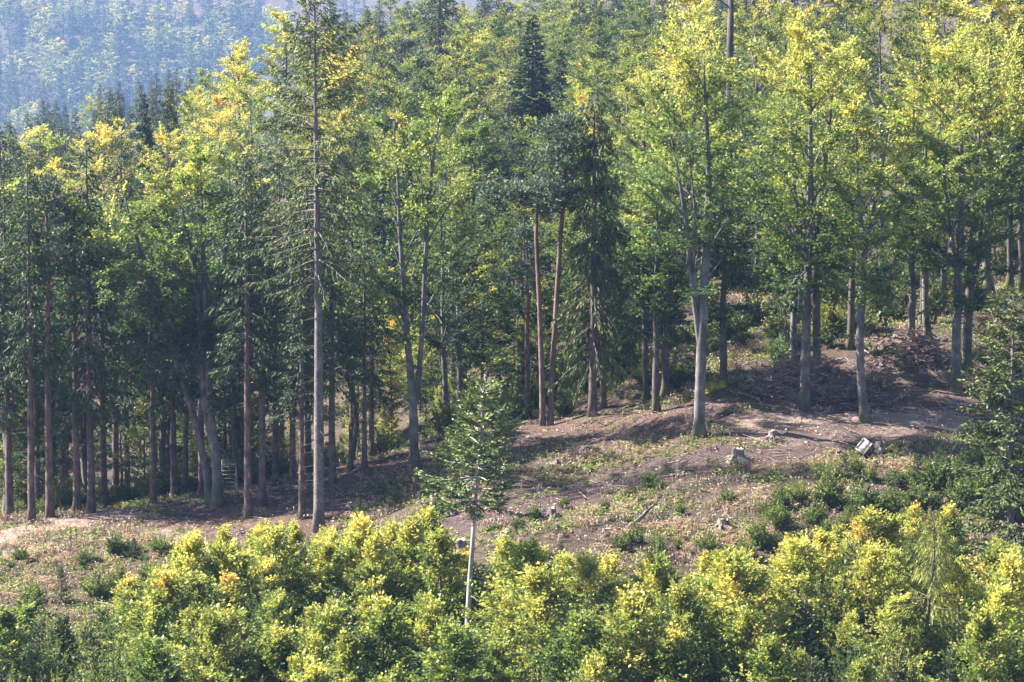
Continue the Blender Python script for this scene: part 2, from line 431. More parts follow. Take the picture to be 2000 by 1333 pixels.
def build_ground():
    xs = np.r_[np.linspace(-1200, -120, 40, endpoint=False), np.linspace(-120, -44, 40, endpoint=False), np.arange(-44, 44, .55), np.linspace(44, 120, 40, endpoint=False), np.linspace(120, 1200, 41)]
    ys = np.r_[np.linspace(-60, 185, 30, endpoint=False), np.arange(185, 290, .5), np.linspace(290, 480, 50, endpoint=False), np.linspace(480, 4300, 100)]
    X, Y = np.meshgrid(xs, ys)
    Z = gz(X, Y)
    soil, green, pale, lit = masks(X, Y, Z)
    Z = Z - soil * .12 * (Y < 262)
    a = Acc()
    nx = len(xs); ny = len(ys)
    i = np.arange(ny - 1)[:, None] * nx; j = np.arange(nx - 1)[None]
    Q = np.stack([i + j, i + j + 1, i + nx + j + 1, i + nx + j], -1)
    a.add(np.stack([X, Y, Z], -1), Q, np.stack([soil, green, pale, np.ones_like(pale)], -1).reshape(-1, 4))
    o = new('ground', a.mesh('ground', M_GROUND, smooth=True))
    tag(o, 'brown forest floor and grassy clearing slope rising to wooded hills', 'ground', kind='structure')
build_ground()

# ------------------------------------------------------------------ tree generators
PROF = (np.array([0, .15, .4, .7, .9, 1.0]), np.array([.55, .85, 1.0, .82, .5, .2]))

def bez(S, C, E, s):
    s = np.asarray(s)[:, None]
    return S * (1 - s) ** 2 + 2 * C * s * (1 - s) + E * s * s

def stem_xy(stem, z):
    return np.array([np.interp(z, stem[:, 2], stem[:, 0]), np.interp(z, stem[:, 2], stem[:, 1]), z])

def beech(seed, H, cb, cr, stems=None, nl=34, leaf=.215, tone=.35, tvar=.3, asc=(20, 52), r0=.3, k2=9, m=15, spray=1.0, prof=PROF, cx=(0, 0), low=0, sides=9, flat=.42, lobes=0, updir=0):
    """trunk Acc and crown Acc of a broadleaved tree; stems: arrays of x, y, z, r"""
    rng = np.random.default_rng(seed)
    T = Acc(); Cn = Acc()
    if stems is None:
        zs = np.linspace(0, H * .94, 10)
        w = np.cumsum(rng.normal(0, .028 * H / 10 * 1.6, (10, 2)), 0); w[0] = 0
        r = r0 * (1 - zs / (H * 1.0)) ** .8 + .015
        stems = [np.c_[w, zs, r]]
    stems = [np.asarray(s, float) for s in stems]
    for s in stems:
        zz = np.linspace(0, 1, 22)
        t0 = np.linspace(0, 1, len(s))
        P = np.stack([np.interp(zz, t0, s[:, k]) for k in range(3)], -1)
        R = np.interp(zz, t0, s[:, 3]) * (1 + rng.normal(0, .03, 22))
        if P[0, 2] <= .5:
            hgt = P[:, 2] - P[0, 2]
            fl = 1 + .55 * np.exp(-hgt / .35)
            P[0, 2] -= .5
            a = np.arange(sides) * 2 * math.pi / sides
            lob = 1 + .28 * np.exp(-hgt / .4)[:, None] * np.sin(a * 3 + seed)[None]
            tube(T, P, (R * fl)[:, None] * lob, sides)
        else:
            tube(T, P, R, sides - 2)
    zc = cb * H
    SP_P = []; SP_D = []; SP_S = []; SP_T = []
    nn = rng.random(64)
    for i in range(nl + low):
        islow = i >= nl
        t = (i + rng.random()) / nl if not islow else -rng.random() * .3
        s = stems[rng.integers(len(stems))]
        top = s[-1, 2]; bot = s[0, 2]
        ze = zc + (H - zc) * t
        az = i * 2.39996 + rng.normal(0, .35)
        R = cr * (np.interp(t, *prof) if not islow else .75) * rng.uniform(.62, 1.12)
        if lobes: R *= 1 + lobes * math.sin(az * 2 + t * 9 + seed)
        an = math.radians(rng.uniform(*asc)) if not islow else math.radians(rng.uniform(-5, 18))
        zs0 = min(max(ze - R * math.tan(an) - .3, max(bot, zc * .78 if not islow else zc * .5)), top - .05)
        S = stem_xy(s, zs0)
        ax = stem_xy(s, min(ze, top))
        E = np.array([ax[0] + cx[0] + R * math.cos(az), ax[1] + cx[1] + R * math.sin(az), ze])
        Lb = np.linalg.norm(E - S)
        Cc = (S + E) / 2 + np.array([0, 0, .10 * Lb]) + rng.normal(0, .05 * Lb, 3)
        ss = np.linspace(0, 1, 6)
        P = bez(S, Cc, E, ss)
        rr = np.interp(zs0, s[:, 2], s[:, 3])
        tube(T, P, np.linspace(min(rr * .55, .015 + .013 * Lb), .010, 6), 5, cap=False)
        ltone = rng.normal(0, .075)
        for j in range(k2):
            q = rng.uniform(.28, 1.0) if j else 1.0
            b = bez(S, Cc, E, [q])[0]; b2 = bez(S, Cc, E, [min(q + .05, 1.05)])[0]
            tg = unit(b2 - b)
            a2 = rng.choice([-1, 1]) * math.radians(rng.uniform(25, 75)) * (.3 if j == 0 else 1)
            dv = np.array([tg[0] * math.cos(a2) - tg[1] * math.sin(a2), tg[0] * math.sin(a2) + tg[1] * math.cos(a2), tg[2] * .8 + rng.normal(0, .2) + updir])
            dv = unit(dv)
            l2 = (.10 + .17 * rng.random()) * Lb + .22 * spray
            e = b + dv * l2
            tube(T, np.array([b, b + dv * l2 * .5 + np.array([0, 0, .04 * l2]), e]), [.014, .010, .006], 3, cap=False)
            for f in (.45, 1.0):
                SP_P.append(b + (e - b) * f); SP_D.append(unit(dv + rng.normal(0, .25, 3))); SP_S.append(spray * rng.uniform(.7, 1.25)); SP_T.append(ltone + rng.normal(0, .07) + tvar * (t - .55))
    P = np.array(SP_P); D = np.array(SP_D); S_ = np.array(SP_S); Tn = np.array(SP_T)
    n = len(P)
    side = unit(np.cross(D, np.array([0, 0, 1.0]) + rng.normal(0, .18, (n, 3))))
    s = rng.uniform(-.35, .75, (n, m)); w = rng.uniform(-.5, .5, (n, m)) * (1 - .5 * np.abs(s))
    C = P[:, None] + D[:, None] * (s * S_[:, None])[..., None] + side[:, None] * (w * S_[:, None])[..., None]
    C = C + rng.normal(0, .06 * spray, C.shape); C[..., 2] -= (np.abs(w) * S_[:, None] * .25)
    A = D[:, None] * .8 + side[:, None] * (np.sign(w) * .6)[..., None] + rng.normal(0, .3, C.shape)
    Nn = np.array([0, 0, 1.0]) + rng.normal(0, flat, C.shape)
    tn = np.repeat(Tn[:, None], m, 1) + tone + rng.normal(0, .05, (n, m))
    rnd = rng.random((n, m))
    L = leaf * rng.uniform(.75, 1.3, (n, m))
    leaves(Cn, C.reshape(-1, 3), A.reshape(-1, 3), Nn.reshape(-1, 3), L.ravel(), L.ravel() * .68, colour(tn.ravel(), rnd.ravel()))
    return T, Cn

def conifer(seed, H, cb, cr, r0=.3, droop=.5, up=(-.1, .55), dens=1.0, hang=.6, lat=.6, twl=.55, nw=.10, tone=.45, step=.5, per=5, pw=.8, dead=10, rot=None, sides=9, stem=None, gap=None, minl=.2, jit=.3, tipcurl=.12, side_bias=0, nq=2):
    rng = np.random.default_rng(seed)
    T = Acc(); Cn = Acc()
    zs = np.linspace(0, H, 24)
    if stem is None:
        w = np.cumsum(rng.normal(0, .012 * H / 24, (24, 2)), 0); w[0] = 0
    else:
        stem = np.asarray(stem, float)
        w = np.c_[np.interp(zs, stem[:, 1], stem[:, 0]), np.zeros(24)]
    P0 = np.c_[w, zs]; P0[0, 2] -= .5
    R = r0 * (1 - zs / H) ** .75 + .012
    fl = 1 + .45 * np.exp(-np.maximum(zs, 0) / .35)
    tube(T, P0, R * fl, sides)
    def axis(z): return np.array([np.interp(z, zs, w[:, 0]), np.interp(z, zs, w[:, 1]), z])
    zc = cb * H
    z = zc
    while z < H - .15:
        t = (z - zc) / (H - zc)
        for b in range(per):
            if gap is not None and rng.random() < gap: continue
            az = rng.uniform(0, 6.283)
            zz = z + rng.normal(0, step * jit)
            if zz > H - .1: continue
            L = max(cr * ((1 - t) ** pw) * rng.uniform(.6, 1.12), minl)
            if side_bias: L *= 1 + side_bias * math.cos(az)
            el = up[0] + (up[1] - up[0]) * t + rng.normal(0, .1)
            dh = np.array([math.cos(az), math.sin(az), 0])
            k = 6; s = np.linspace(0, 1, k)
            B = axis(zz)[None] + dh[None] * (L * s)[:, None]
            B[:, 2] += math.tan(el) * L * s - droop * L * .42 * s ** 1.5 * (1 - .5 * t) + tipcurl * L * s ** 4
            B += rng.normal(0, .02 * L, B.shape) * s[:, None]
            tube(T, B, np.linspace(.012 + .012 * L, .006, k), 4, cap=False)
            nt_ = max(int(L / .15 * dens), 3)
            q = rng.uniform(.12, 1.0, nt_) ** .8
            Pq = np.stack([np.interp(q, s, B[:, c]) for c in range(3)], -1)
            tgt = unit(np.stack([np.interp(q, s, np.gradient(B[:, c])) for c in range(3)], -1))
            sd = np.cross(tgt, [0, 0, 1.0]); sg = rng.choice([-1, 1], nt_)[:, None]
            dv = unit(tgt * .55 + sd * sg * lat * rng.uniform(.2, 1, (nt_, 1)) + np.array([0, 0, -1.0]) * hang * rng.uniform(.3, 1.2, (nt_, 1)) + rng.normal(0, .12, (nt_, 3)))
            tl = twl * rng.uniform(.6, 1.3, nt_) * (1.15 - .5 * q) * min(1, .35 + L / 2.0)
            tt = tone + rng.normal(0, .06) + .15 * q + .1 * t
            for f in np.linspace(.25, .85, nq):
                C = Pq + dv * (tl * f)[:, None] + rng.normal(0, .02, (nt_, 3))
                Nn = np.cross(dv, rng.normal(0, 1, (nt_, 3))) * .8 + np.array([0, 0, .5])
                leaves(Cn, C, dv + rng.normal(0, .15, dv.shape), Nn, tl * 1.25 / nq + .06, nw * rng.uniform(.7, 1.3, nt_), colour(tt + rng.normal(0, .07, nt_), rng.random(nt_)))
        z += step * rng.uniform(.75, 1.25) * (1 - .35 * t)
    for i in range(dead):
        zz = rng.uniform(.18, 1) * zc; az = rng.uniform(0, 6.283); L = rng.uniform(.5, 1.0) * min(cr, 1.6)
        s = np.linspace(0, 1, 4); B = axis(zz)[None] + np.array([math.cos(az), math.sin(az), 0])[None] * (L * s)[:, None]
        B[:, 2] += -.25 * L * s ** 1.5 + .1 * L * s
        tube(T, B, np.linspace(.022, .006, 4), 3, cap=False)
    return T, Cn

def pine(seed, H, cb, cr, r0=.26, stems=None, ncl=16, tone=.5, tufts=70, cl=1.15):
    rng = np.random.default_rng(seed)
    T = Acc(); Cn = Acc()
    if stems is None:
        zs = np.linspace(0, H * .97, 12); w = np.cumsum(rng.normal(0, .03 * H / 12, (12, 2)), 0); w[0] = 0
        stems = [np.c_[w, zs, r0 * (1 - zs / H) ** .6 + .03]]
    for s in stems:
        s = np.asarray(s, float); zz = np.linspace(0, 1, 20); t0 = np.linspace(0, 1, len(s))
        P = np.stack([np.interp(zz, t0, s[:, k]) for k in range(3)], -1); R = np.interp(zz, t0, s[:, 3])
        fl = 1 + .35 * np.exp(-(P[:, 2] - P[0, 2]) / .4)
        if P[0, 2] < .5: P[0, 2] -= .5
        tube(T, P, R * fl, 9)
    zc = cb * H
    for i in range(ncl):
        s = np.asarray(stems[i % len(stems)], float)
        t = (i + rng.random()) / ncl
        ze = zc + (H - zc) * t
        az = i * 2.4 + rng.normal(0, .4); R = cr * (1 - .65 * t ** 1.5) * rng.uniform(.5, 1.1)
        S = stem_xy(s, min(ze - .25 * R, s[-1, 2] - .1)); ax = stem_xy(s, min(ze, s[-1, 2]))
        E = ax + np.array([R * math.cos(az), R * math.sin(az), rng.uniform(0, .5)])
        B = bez(S, (S + E) / 2 + np.array([0, 0, -.1 * R]) + rng.normal(0, .15, 3), E, np.linspace(0, 1, 6))
        tube(T, B, np.linspace(.07, .015, 6), 5, cap=False)
        for jj in range(4):
            q = rng.uniform(.45, 1.05); b = bez(S, (S + E) / 2, E, [q])[0] + rng.normal(0, .35, 3) * np.array([1, 1, .6])
            c = cl * rng.uniform(.5, .9)
            n = tufts // 3
            C = b + unit(rng.normal(0, 1, (n, 3))) * (rng.random((n, 1)) ** .4) * np.array([c, c, c * .5])
            out = unit(C - b + np.array([0, 0, .35 * c]) + rng.normal(0, .2, (n, 3)))
            tt = tone + rng.normal(0, .05)
            for k in range(5):
                A = unit(out + rng.normal(0, .45, (n, 3)))
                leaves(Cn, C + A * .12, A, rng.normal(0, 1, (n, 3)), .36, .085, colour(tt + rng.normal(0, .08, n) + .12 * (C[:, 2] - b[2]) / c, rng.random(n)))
    for i in range(8):
        s = np.asarray(stems[i % len(stems)], float)
        zz = rng.uniform(.4, 1) * zc; az = rng.uniform(0, 6.28); L = rng.uniform(.4, 1.3)
        b = stem_xy(s, zz); e = b + np.array([math.cos(az) * L, math.sin(az) * L, -.2 * L])
        tube(T, np.array([b, (b + e) / 2 + [0, 0, .06], e]), [.025, .016, .008], 3, cap=False)
    return T, Cn

def shrub(seed, H, R, ns=26, tone=.4, leaf=.10, m=34, spread=.8, narrow=.4, bare=False):
    rng = np.random.default_rng(seed)
    T = Acc(); Cn = Acc()
    for i in range(ns):
        az = rng.uniform(0, 6.283); rr = R * math.sqrt(rng.random())
        h = H * (1 - .45 * (rr / R) ** 2) * rng.uniform(.45, 1.15)
        b = np.array([math.cos(az), math.sin(az), 0]) * rr * .25; b[2] = -.15
        e = np.array([math.cos(az) * rr * spread, math.sin(az) * rr * spread, h]); c = np.array([e[0] * .35, e[1] * .35, h * .55]) + rng.normal(0, .1 * R, 3)
        s = np.linspace(0, 1, 5); B = bez(b, c, e, s)
        tube(T, B, np.linspace(.018, .005, 5) * (1 + .2 * H), 4, cap=False)
        if bare:
            for k in range(9):
                q = rng.uniform(.25, .95); p = bez(b, c, e, [q])[0]; d = unit(unit(e - b) + rng.normal(0, .5, 3)); l = rng.uniform(.25, .6) * H * .35
                tube(T, np.array([p, p + d * l * .5 + rng.normal(0, .03, 3), p + d * l]), [.012, .008, .004], 3, cap=False)
        q = rng.uniform(.15, 1.02, m); P = bez(b, c, e, q)
        d = unit(unit(e - b) * .7 + rng.normal(0, .5, (m, 3))); off = rng.uniform(.02, .55, (m, 1)) * R * .6
        C = P + d * off * (1.15 - q[:, None])
        t = tone + rng.normal(0, .06) + .15 * (q - .5) + rng.normal(0, .05, m)
        L = leaf * rng.uniform(.7, 1.4, m)
        leaves(Cn, C, d, rng.normal(0, 1, (m, 3)) + np.array([0, 0, .6]), L * 1.25, L * narrow * 1.3, colour(t, rng.random(m)))
    return T, Cn

# ------------------------------------------------------------------ placing trees
TREES = []      # (root, base phrase, needs label) for the labelling pass
def make_tree(name, TC, bark_m, leaf_m, loc=(0, 0, 0), shift=0.5, bright=1.0, rot=0.0, scale=1.0):
    T, Cn = TC
    root = new(name, None, loc=loc); root.rotation_euler = (0, 0, rot)
    root.scale = (scale, scale, scale) if np.isscalar(scale) else scale
    root.empty_display_size = .3
    t = new('trunk', T.mesh('trunk', bark_m, smooth=True, colour=False), root)
    c = new('crown', Cn.mesh('crown', leaf_m), root); c['kind'] = 'stuff'
    c.color = (shift, bright, 0, 1)
    return root

def kids(o, _cache={}):
    k = o.name
    if k not in _cache: _cache[k] = [c for c in o.children]
    return _cache[k]

def copy_tree(root, loc, rot=0, scale=1.0, shift=.5, bright=1.0, name=None):
    r = root.copy(); COL.objects.link(r)
    if name: r.name = name
    for k in list(r.keys()):
        if k in ('label', 'group', 'category'): del r[k]
    r.location = loc; r.rotation_euler = (0, 0, rot)
    r.scale = (scale, scale, scale) if np.isscalar(scale) else scale
    for ch in kids(root):
        c = ch.copy(); COL.objects.link(c); c.parent = r
        if ch.name.startswith('crown'): c.color = (shift, bright, 0, 1)
    return r

def stem_px(pts, base, s, rs, yj=0.0, seed=0):
    """photo-pixel trunk line -> local stem x,y,z,r (metres)"""
    rng = np.random.default_rng(seed)
    out = []
    for k, ((u, v), r) in enumerate(zip(pts, rs)):
        out.append([(u - base[0]) / s, (rng.normal(0, .12) if k else 0) + yj * k / len(pts), (base[1] - v) / s, r])
    return np.array(out)

def scale_at(p):
    return F / float(project(p)[2])

def by_top(u, vtop, H, d0, d1):
    """ground spot in column u between distances d0 and d1 where a tree H tall reaches photo row vtop"""
    best = None
    for d in np.linspace(d0, d1, 60):
        p = gpos(u, d); v = project(p + np.array([0, 0, H]))[1]
        e = abs(v - vtop)
        if best is None or e < best[0]: best = (e, p)
    return best[1]

LAND = []           # landmarks for labels: phrase, u, v, distance
def landmark(phrase, root, H):
    p = np.array(root.location)
    u, v, d = project(p + np.array([0, 0, H * .6])); LAND.append((phrase, float(u), float(v), float(d)))

OPEN = np.ones((134, 240))      # how much of each 10-pixel cell (columns -200..2200) is still unhidden
_EX = {'beech': (4.2, .38), 'spruce': (2.4, .38), 'fir': (2.6, .1), 'pine': (2.4, .68)}
def seen(p, H, key, opacity=.7):
    """how many cells a crown still shows, front to back; hides what lies behind it"""
    r, cb = _EX.get(key, (3.0, .4))
    u, v1, d = project(np.asarray(p, float) + np.array([0, 0, H])); v0 = project(np.asarray(p, float) + np.array([0, 0, H * cb]))[1]
    s = F / d; a0 = int((u - r * s + 200) / 10); a1 = int((u + r * s + 200) / 10) + 1; b0 = int(v1 / 10); b1 = int(v0 / 10) + 1
    a0, a1 = max(a0, 18), min(a1, 222); b0, b1 = max(b0, 0), min(b1, 134)
    if a1 <= a0 or b1 <= b0: return 0.0
    cell = OPEN[b0:b1, a0:a1]; n = float(cell.sum()); cell *= 1 - opacity
    return n

TAKEN = []          # x, y of trunks
def free(x, y, r):
    return all((x - a) ** 2 + (y - b) ** 2 > r * r for a, b in TAKEN)

def hero(name, u, vb, vtop, builder, bark_m, leaf_m, label, cat, land=None, shift=.5, bright=1.0, group=None):
    if leaf_m is M_BEECH: bright = 1.12; shift += .03 if u > 1300 else 0
    p = ghit(u, vb); s = scale_at(p); H = (vb - vtop) / s
    TC = builder(H, s, (u, vb))
    root = make_tree(name, TC, bark_m, leaf_m, p, shift, bright)
    tag(root, label, cat, group)
    TAKEN.append((p[0], p[1])); seen(p, H, 'beech', .6)
    if land: landmark(land, root, H)
    return root

def stems_of(base, s, *lines):
    return [stem_px(pts, base, s, rs, seed=i) for i, (pts, rs) in enumerate(lines)]

# ---- the leaning beech and its upright partner, left
hero('beech_tree', 408, 985, 370, lambda H, s, b: beech(11, H, .5, 3.7, stems=stems_of(b, s, ([(412, 985), (405, 930), (385, 830), (350, 715), (325, 640), (305, 560), (285, 510), (262, 440), (250, 390)], [.3, .27, .24, .22, .21, .19, .16, .1, .04]), ([(310, 570), (330, 500), (345, 430)], [.14, .1, .03]), ([(285, 510), (240, 500), (205, 470)], [.13, .08, .02])), nl=40, tone=.38, tvar=.4, low=5, m=20),
     M_BARK_BEECH, M_BEECH, 'leaning grey beech whose bare trunk slants left across the upright beech', 'tree', 'the leaning beech')
hero('beech_tree', 428, 990, 300, lambda H, s, b: beech(12, H, .44, 3.6, stems=stems_of(b, s, ([(424, 990), (425, 930), (412, 800), (408, 700), (405, 600), (400, 450), (398, 330)], [.38, .33, .28, .24, .2, .12, .03]), ([(422, 900), (400, 790), (396, 650), (385, 520), (360, 400)], [.25, .25, .2, .15, .03]), ([(408, 640), (440, 540), (450, 420), (455, 330)], [.2, .15, .1, .03])), nl=51, tone=.33, tvar=.45, low=6, m=20),
     M_BARK_BEECH, M_BEECH, 'thick grey upright beech with hollow fluted base beside the wooden ladder', 'tree', 'the upright beech')
# ---- tall spruce
hero('spruce_tree', 623, 1040, -25, lambda H, s, b: conifer(21, H, .47, 5.0, r0=.35, droop=.8, up=(-.15, .85), dens=1.5, hang=.8, lat=.6, twl=.8, nw=.085, step=.62, per=5, pw=.5, dead=34, tone=.58, nq=3, stem=[(0, 0), (.05, 14), (-.05, 25), (-.1, H)], gap=.24),
     M_BARK_SPRUCE, M_SPRUCE, 'tallest spruce, straight grey trunk standing alone in front of the forest edge', 'tree', 'the tall spruce', shift=.56)
# ---- forked beech
hero('beech_tree', 808, 905, 192, lambda H, s, b: beech(13, H, .45, 3.0, stems=stems_of(b, s, ([(808, 905), (809, 840), (806, 770), (795, 650), (790, 560), (782, 450), (778, 330), (770, 240)], [.33, .3, .27, .22, .19, .14, .08, .03]), ([(812, 790), (820, 720), (828, 600), (832, 500), (840, 380), (850, 290), (862, 220)], [.2, .18, .17, .15, .12, .08, .03])), nl=35, tone=.34, low=3, asc=(40, 66), m=18, flat=.6),
     M_BARK_BEECH, M_BEECH, 'beech forking low into two slim stems with spiky bright green crown', 'tree', 'the forked beech', shift=.52)
# ---- dense dark beech with foliage down to the ground
hero('beech_tree', 905, 800, 250, lambda H, s, b: beech(14, H, .18, 3.4, stems=stems_of(b, s, ([(905, 800), (908, 700), (915, 560), (925, 400), (930, 270)], [.3, .27, .22, .14, .03]), ([(903, 780), (888, 650), (886, 500), (880, 360)], [.16, .16, .12, .03])), nl=56, tone=.2, tvar=.34, asc=(5, 40), m=21),
     M_BARK_DARK, M_BEECH, 'dense dark green beech leafy almost to the ground right of the forked beech', 'tree', 'the dense dark beech')
# ---- twin stemmed pine
hero('pine_tree', 1068, 833, 235, lambda H, s, b: pine(31, H, .72, 3.3, stems=stems_of(b, s, ([(1060, 833), (1058, 720), (1054, 600), (1047, 460), (1050, 380)], [.21, .19, .17, .14, .05]), ([(1075, 835), (1078, 740), (1086, 600), (1094, 470), (1100, 390), (1102, 300), (1095, 250)], [.21, .19, .17, .155, .14, .1, .05])), ncl=30, tufts=130, cl=1.5, tone=.58),
     M_BARK_PINE, M_PINE, 'reddish pine with two stems in a narrow V and blue-green cloud crown', 'tree', 'the twin pine')
# ---- weeping spruce
hero('spruce_tree', 1158, 814, 185, lambda H, s, b: conifer(22, H, .17, 2.9, r0=.3, droop=1.35, up=(-.3, .3), dens=1.5, hang=1.3, lat=.4, twl=.95, nw=.10, step=.5, per=5, pw=.35, dead=6, tone=.5, gap=.12, nq=3),
     M_BARK_BROWN, M_SPRUCE, 'weeping brownish spruce with curtain-like hanging branches right of the twin pine', 'tree', 'the weeping spruce', shift=.6)
# ---- right-hand beeches
hero('beech_tree', 1365, 856, 62, lambda H, s, b: beech(15, H, .47, 3.8, stems=stems_of(b, s, ([(1365, 856), (1367, 760), (1371, 640), (1376, 520), (1380, 430), (1382, 330), (1375, 210), (1370, 110)], [.37, .35, .32, .28, .25, .18, .1, .03]), ([(1368, 690), (1356, 600), (1346, 520), (1338, 430), (1320, 330), (1300, 230)], [.22, .2, .18, .15, .1, .03]), ([(1362, 600), (1352, 500), (1356, 420), (1345, 320)], [.13, .12, .1, .03])), nl=48, tone=.38, tvar=.5, low=4, m=20),
     M_BARK_BEECH, M_BEECH, 'large grey beech with a broad clean trunk forking upward beside the clearing', 'tree', 'the broad-trunked beech')
hero('beech_tree', 1573, 792, 62, lambda H, s, b: beech(16, H, .36, 3.9, stems=stems_of(b, s, ([(1572, 792), (1573, 700), (1574, 600), (1578, 500), (1580, 400), (1578, 250), (1580, 110)], [.34, .32, .29, .26, .22, .13, .03]), ([(1578, 520), (1555, 430), (1545, 330), (1540, 200)], [.16, .13, .1, .03])), nl=48, tone=.45, tvar=.42, low=7, m=20, cx=(-.3, 0)),
     M_BARK_BEECH, M_BEECH, 'yellow-green beech rising straight out of the larger brush pile', 'tree', 'the brush-pile beech')
hero('beech_tree', 1597, 745, 90, lambda H, s, b: beech(17, H, .45, 3.2, stems=stems_of(b, s, ([(1597, 745), (1594, 640), (1590, 500), (1600, 380), (1615, 260), (1625, 120)], [.3, .28, .25, .2, .12, .03]),), nl=35, tone=.42, tvar=.4, low=3, m=18),
     M_BARK_DARK, M_BEECH, 'dark-stemmed beech directly behind the beech in the brush pile', 'tree', None)
hero('beech_tree', 1687, 822, 215, lambda H, s, b: beech(18, H, .40, 2.9, stems=stems_of(b, s, ([(1690, 822), (1682, 760), (1678, 660), (1682, 560), (1680, 460), (1672, 380), (1665, 240)], [.33, .27, .25, .22, .19, .13, .03]), ([(1682, 520), (1700, 420), (1720, 320), (1730, 250)], [.15, .13, .09, .03])), nl=34, tone=.45, tvar=.35, low=4, m=17),
     M_BARK_BEECH, M_BEECH, 'slim pale-barked beech with slightly bent trunk on the bare dirt', 'tree', 'the slim beech')
hero('beech_tree', 1866, 762, 85, lambda H, s, b: beech(19, H, .38, 4.2, stems=stems_of(b, s, ([(1866, 762), (1867, 660), (1868, 560), (1872, 470), (1874, 360), (1868, 220), (1860, 120)], [.33, .31, .29, .26, .2, .12, .03]), ([(1868, 530), (1850, 440), (1840, 350), (1830, 250)], [.16, .14, .1, .03])), nl=49, tone=.44, tvar=.46, low=6, m=20),
     M_BARK_BEECH, M_BEECH, 'large beech with grey trunk left of the dark forked beech at right', 'tree', 'the right-hand beech')
hero('beech_tree', 1888, 722, 90, lambda H, s, b: beech(20, H, .42, 3.8, stems=stems_of(b, s, ([(1887, 722), (1889, 640), (1893, 550), (1896, 470), (1900, 380), (1910, 200)], [.34, .32, .3, .22, .14, .03]), ([(1893, 570), (1912, 500), (1930, 440), (1945, 330)], [.18, .16, .13, .03])), nl=40, tone=.46, tvar=.46, low=3, m=18),
     M_BARK_DARK, M_BEECH, 'dark-trunked beech forking into two limbs behind the right-hand grey beech', 'tree', 'the dark forked beech')
# ---- slimmer trunks on the right
for (u, vb, vt, sd, cr, tone, dk, lab) in [
    (1262, 782, 330, 51, 2.2, .34, 1, 'dark straight beech trunk, leftmost of the three stems left of the broad-trunked beech'),
    (1282, 806, 350, 52, 2.0, .36, 1, 'rough brown beech trunk, middle of the three stems left of the broad-trunked beech'),
    (1298, 782, 300, 53, 2.4, .34, 1, 'thin dark beech, rightmost of the three stems left of the broad-trunked beech'),
    (1413, 756, 260, 54, 2.6, .36, 1, 'dark slightly curved beech trunk beside the mossy yellow bank'),
    (1550, 722, 330, 55, 2.0, .4, 0, 'thin grey beech just left of and behind the brush-pile beech'),
    (1660, 684, 180, 56, 3.0, .42, 1, 'brownish beech behind the slim pale-barked beech, slanting slightly left'),
    (1777, 684, 170, 57, 3.0, .44, 0, 'grey beech rising behind the smaller upper brush pile'),
    (1813, 667, 190, 58, 2.6, .44, 0, 'grey beech on the bank right of the upper brush pile'),
    (1802, 636, 210, 59, 2.4, .42, 1, 'thin dark beech just behind the beech right of the upper brush pile'),
    (1973, 568, 60, 60, 3.2, .46, 1, 'dark beech trunk on the upper slope near the right border'),
    (1994, 572, 40, 61, 3.2, .46, 1, 'dark beech trunk cut by the right border on the upper slope')]:
    hero('beech_tree', u, vb, vt, lambda H, s, b: beech(sd, H, .42, cr, nl=26, tone=tone, tvar=.4, low=3, m=16, r0=.27 if not dk else .25), M_BARK_DARK if dk else M_BARK_BEECH, M_BEECH, lab, 'tree', group='slim beeches at the clearing edge')

# ---- young firs, right spruce, larch in front
def front(name, u, vtop, vb_d, builder, bark_m, leaf_m, label, land, shift=.5, bright=1.0):
    d = vb_d; p = gpos(u, d); s = scale_at(p)
    vb = float(project(p)[1]); H = (vb - vtop) / s
    root = make_tree(name, builder(H, s, (u, vb)), bark_m, leaf_m, p, shift, bright)
    tag(root, label, 'tree'); TAKEN.append((p[0], p[1])); landmark(land, root, H); return root
front('fir_tree', 908, 728, 202, lambda H, s, b: conifer(23, H, .58, 3.6, r0=.17, droop=.42, up=(-.05, .5), dens=3.8, hang=.2, lat=1.0, twl=.62, nw=.085, step=.76, per=10, pw=.75, dead=12, tone=.6, stem=[(0, 0), (.25, H * .3), (.55, H * .55), (.85, H * .8), (1.1, H)], gap=.16, jit=.07, nq=3, tipcurl=.25), M_BARK_PALE, M_FIR,
      'young fir with bare pale lower trunk standing up out of the yellow thicket', 'the young fir')
front('spruce_tree', 1978, 560, 212, lambda H, s, b: conifer(24, H, .12, 3.8, r0=.2, droop=.55, up=(-.05, .45), dens=2.6, hang=.4, lat=.9, twl=.62, nw=.115, step=.56, per=7, pw=.42, dead=2, tone=.5, gap=.28, jit=.15, nq=3), M_BARK_SPRUCE, M_SPRUCE,
      'loose-branched dark spruce at the right border, foliage down to the thicket', 'the border spruce', shift=.6)
front('larch_tree', 1812, 985, 193, lambda H, s, b: conifer(25, H, .2, 2.9, r0=.13, droop=.9, up=(.0, .5), dens=2.6, hang=1.3, lat=.25, twl=.9, nw=.055, step=.5, per=5, pw=.6, dead=6, tone=.5, gap=.2, stem=[(0, 0), (.1, H * .4), (.45, H * .7), (.5, H * .9), (.1, H)], nq=3), M_BARK_TWIG, M_LARCH,
      'thin larch with bent tip and trailing pale green strands in the thicket', 'the bent larch', shift=.55)

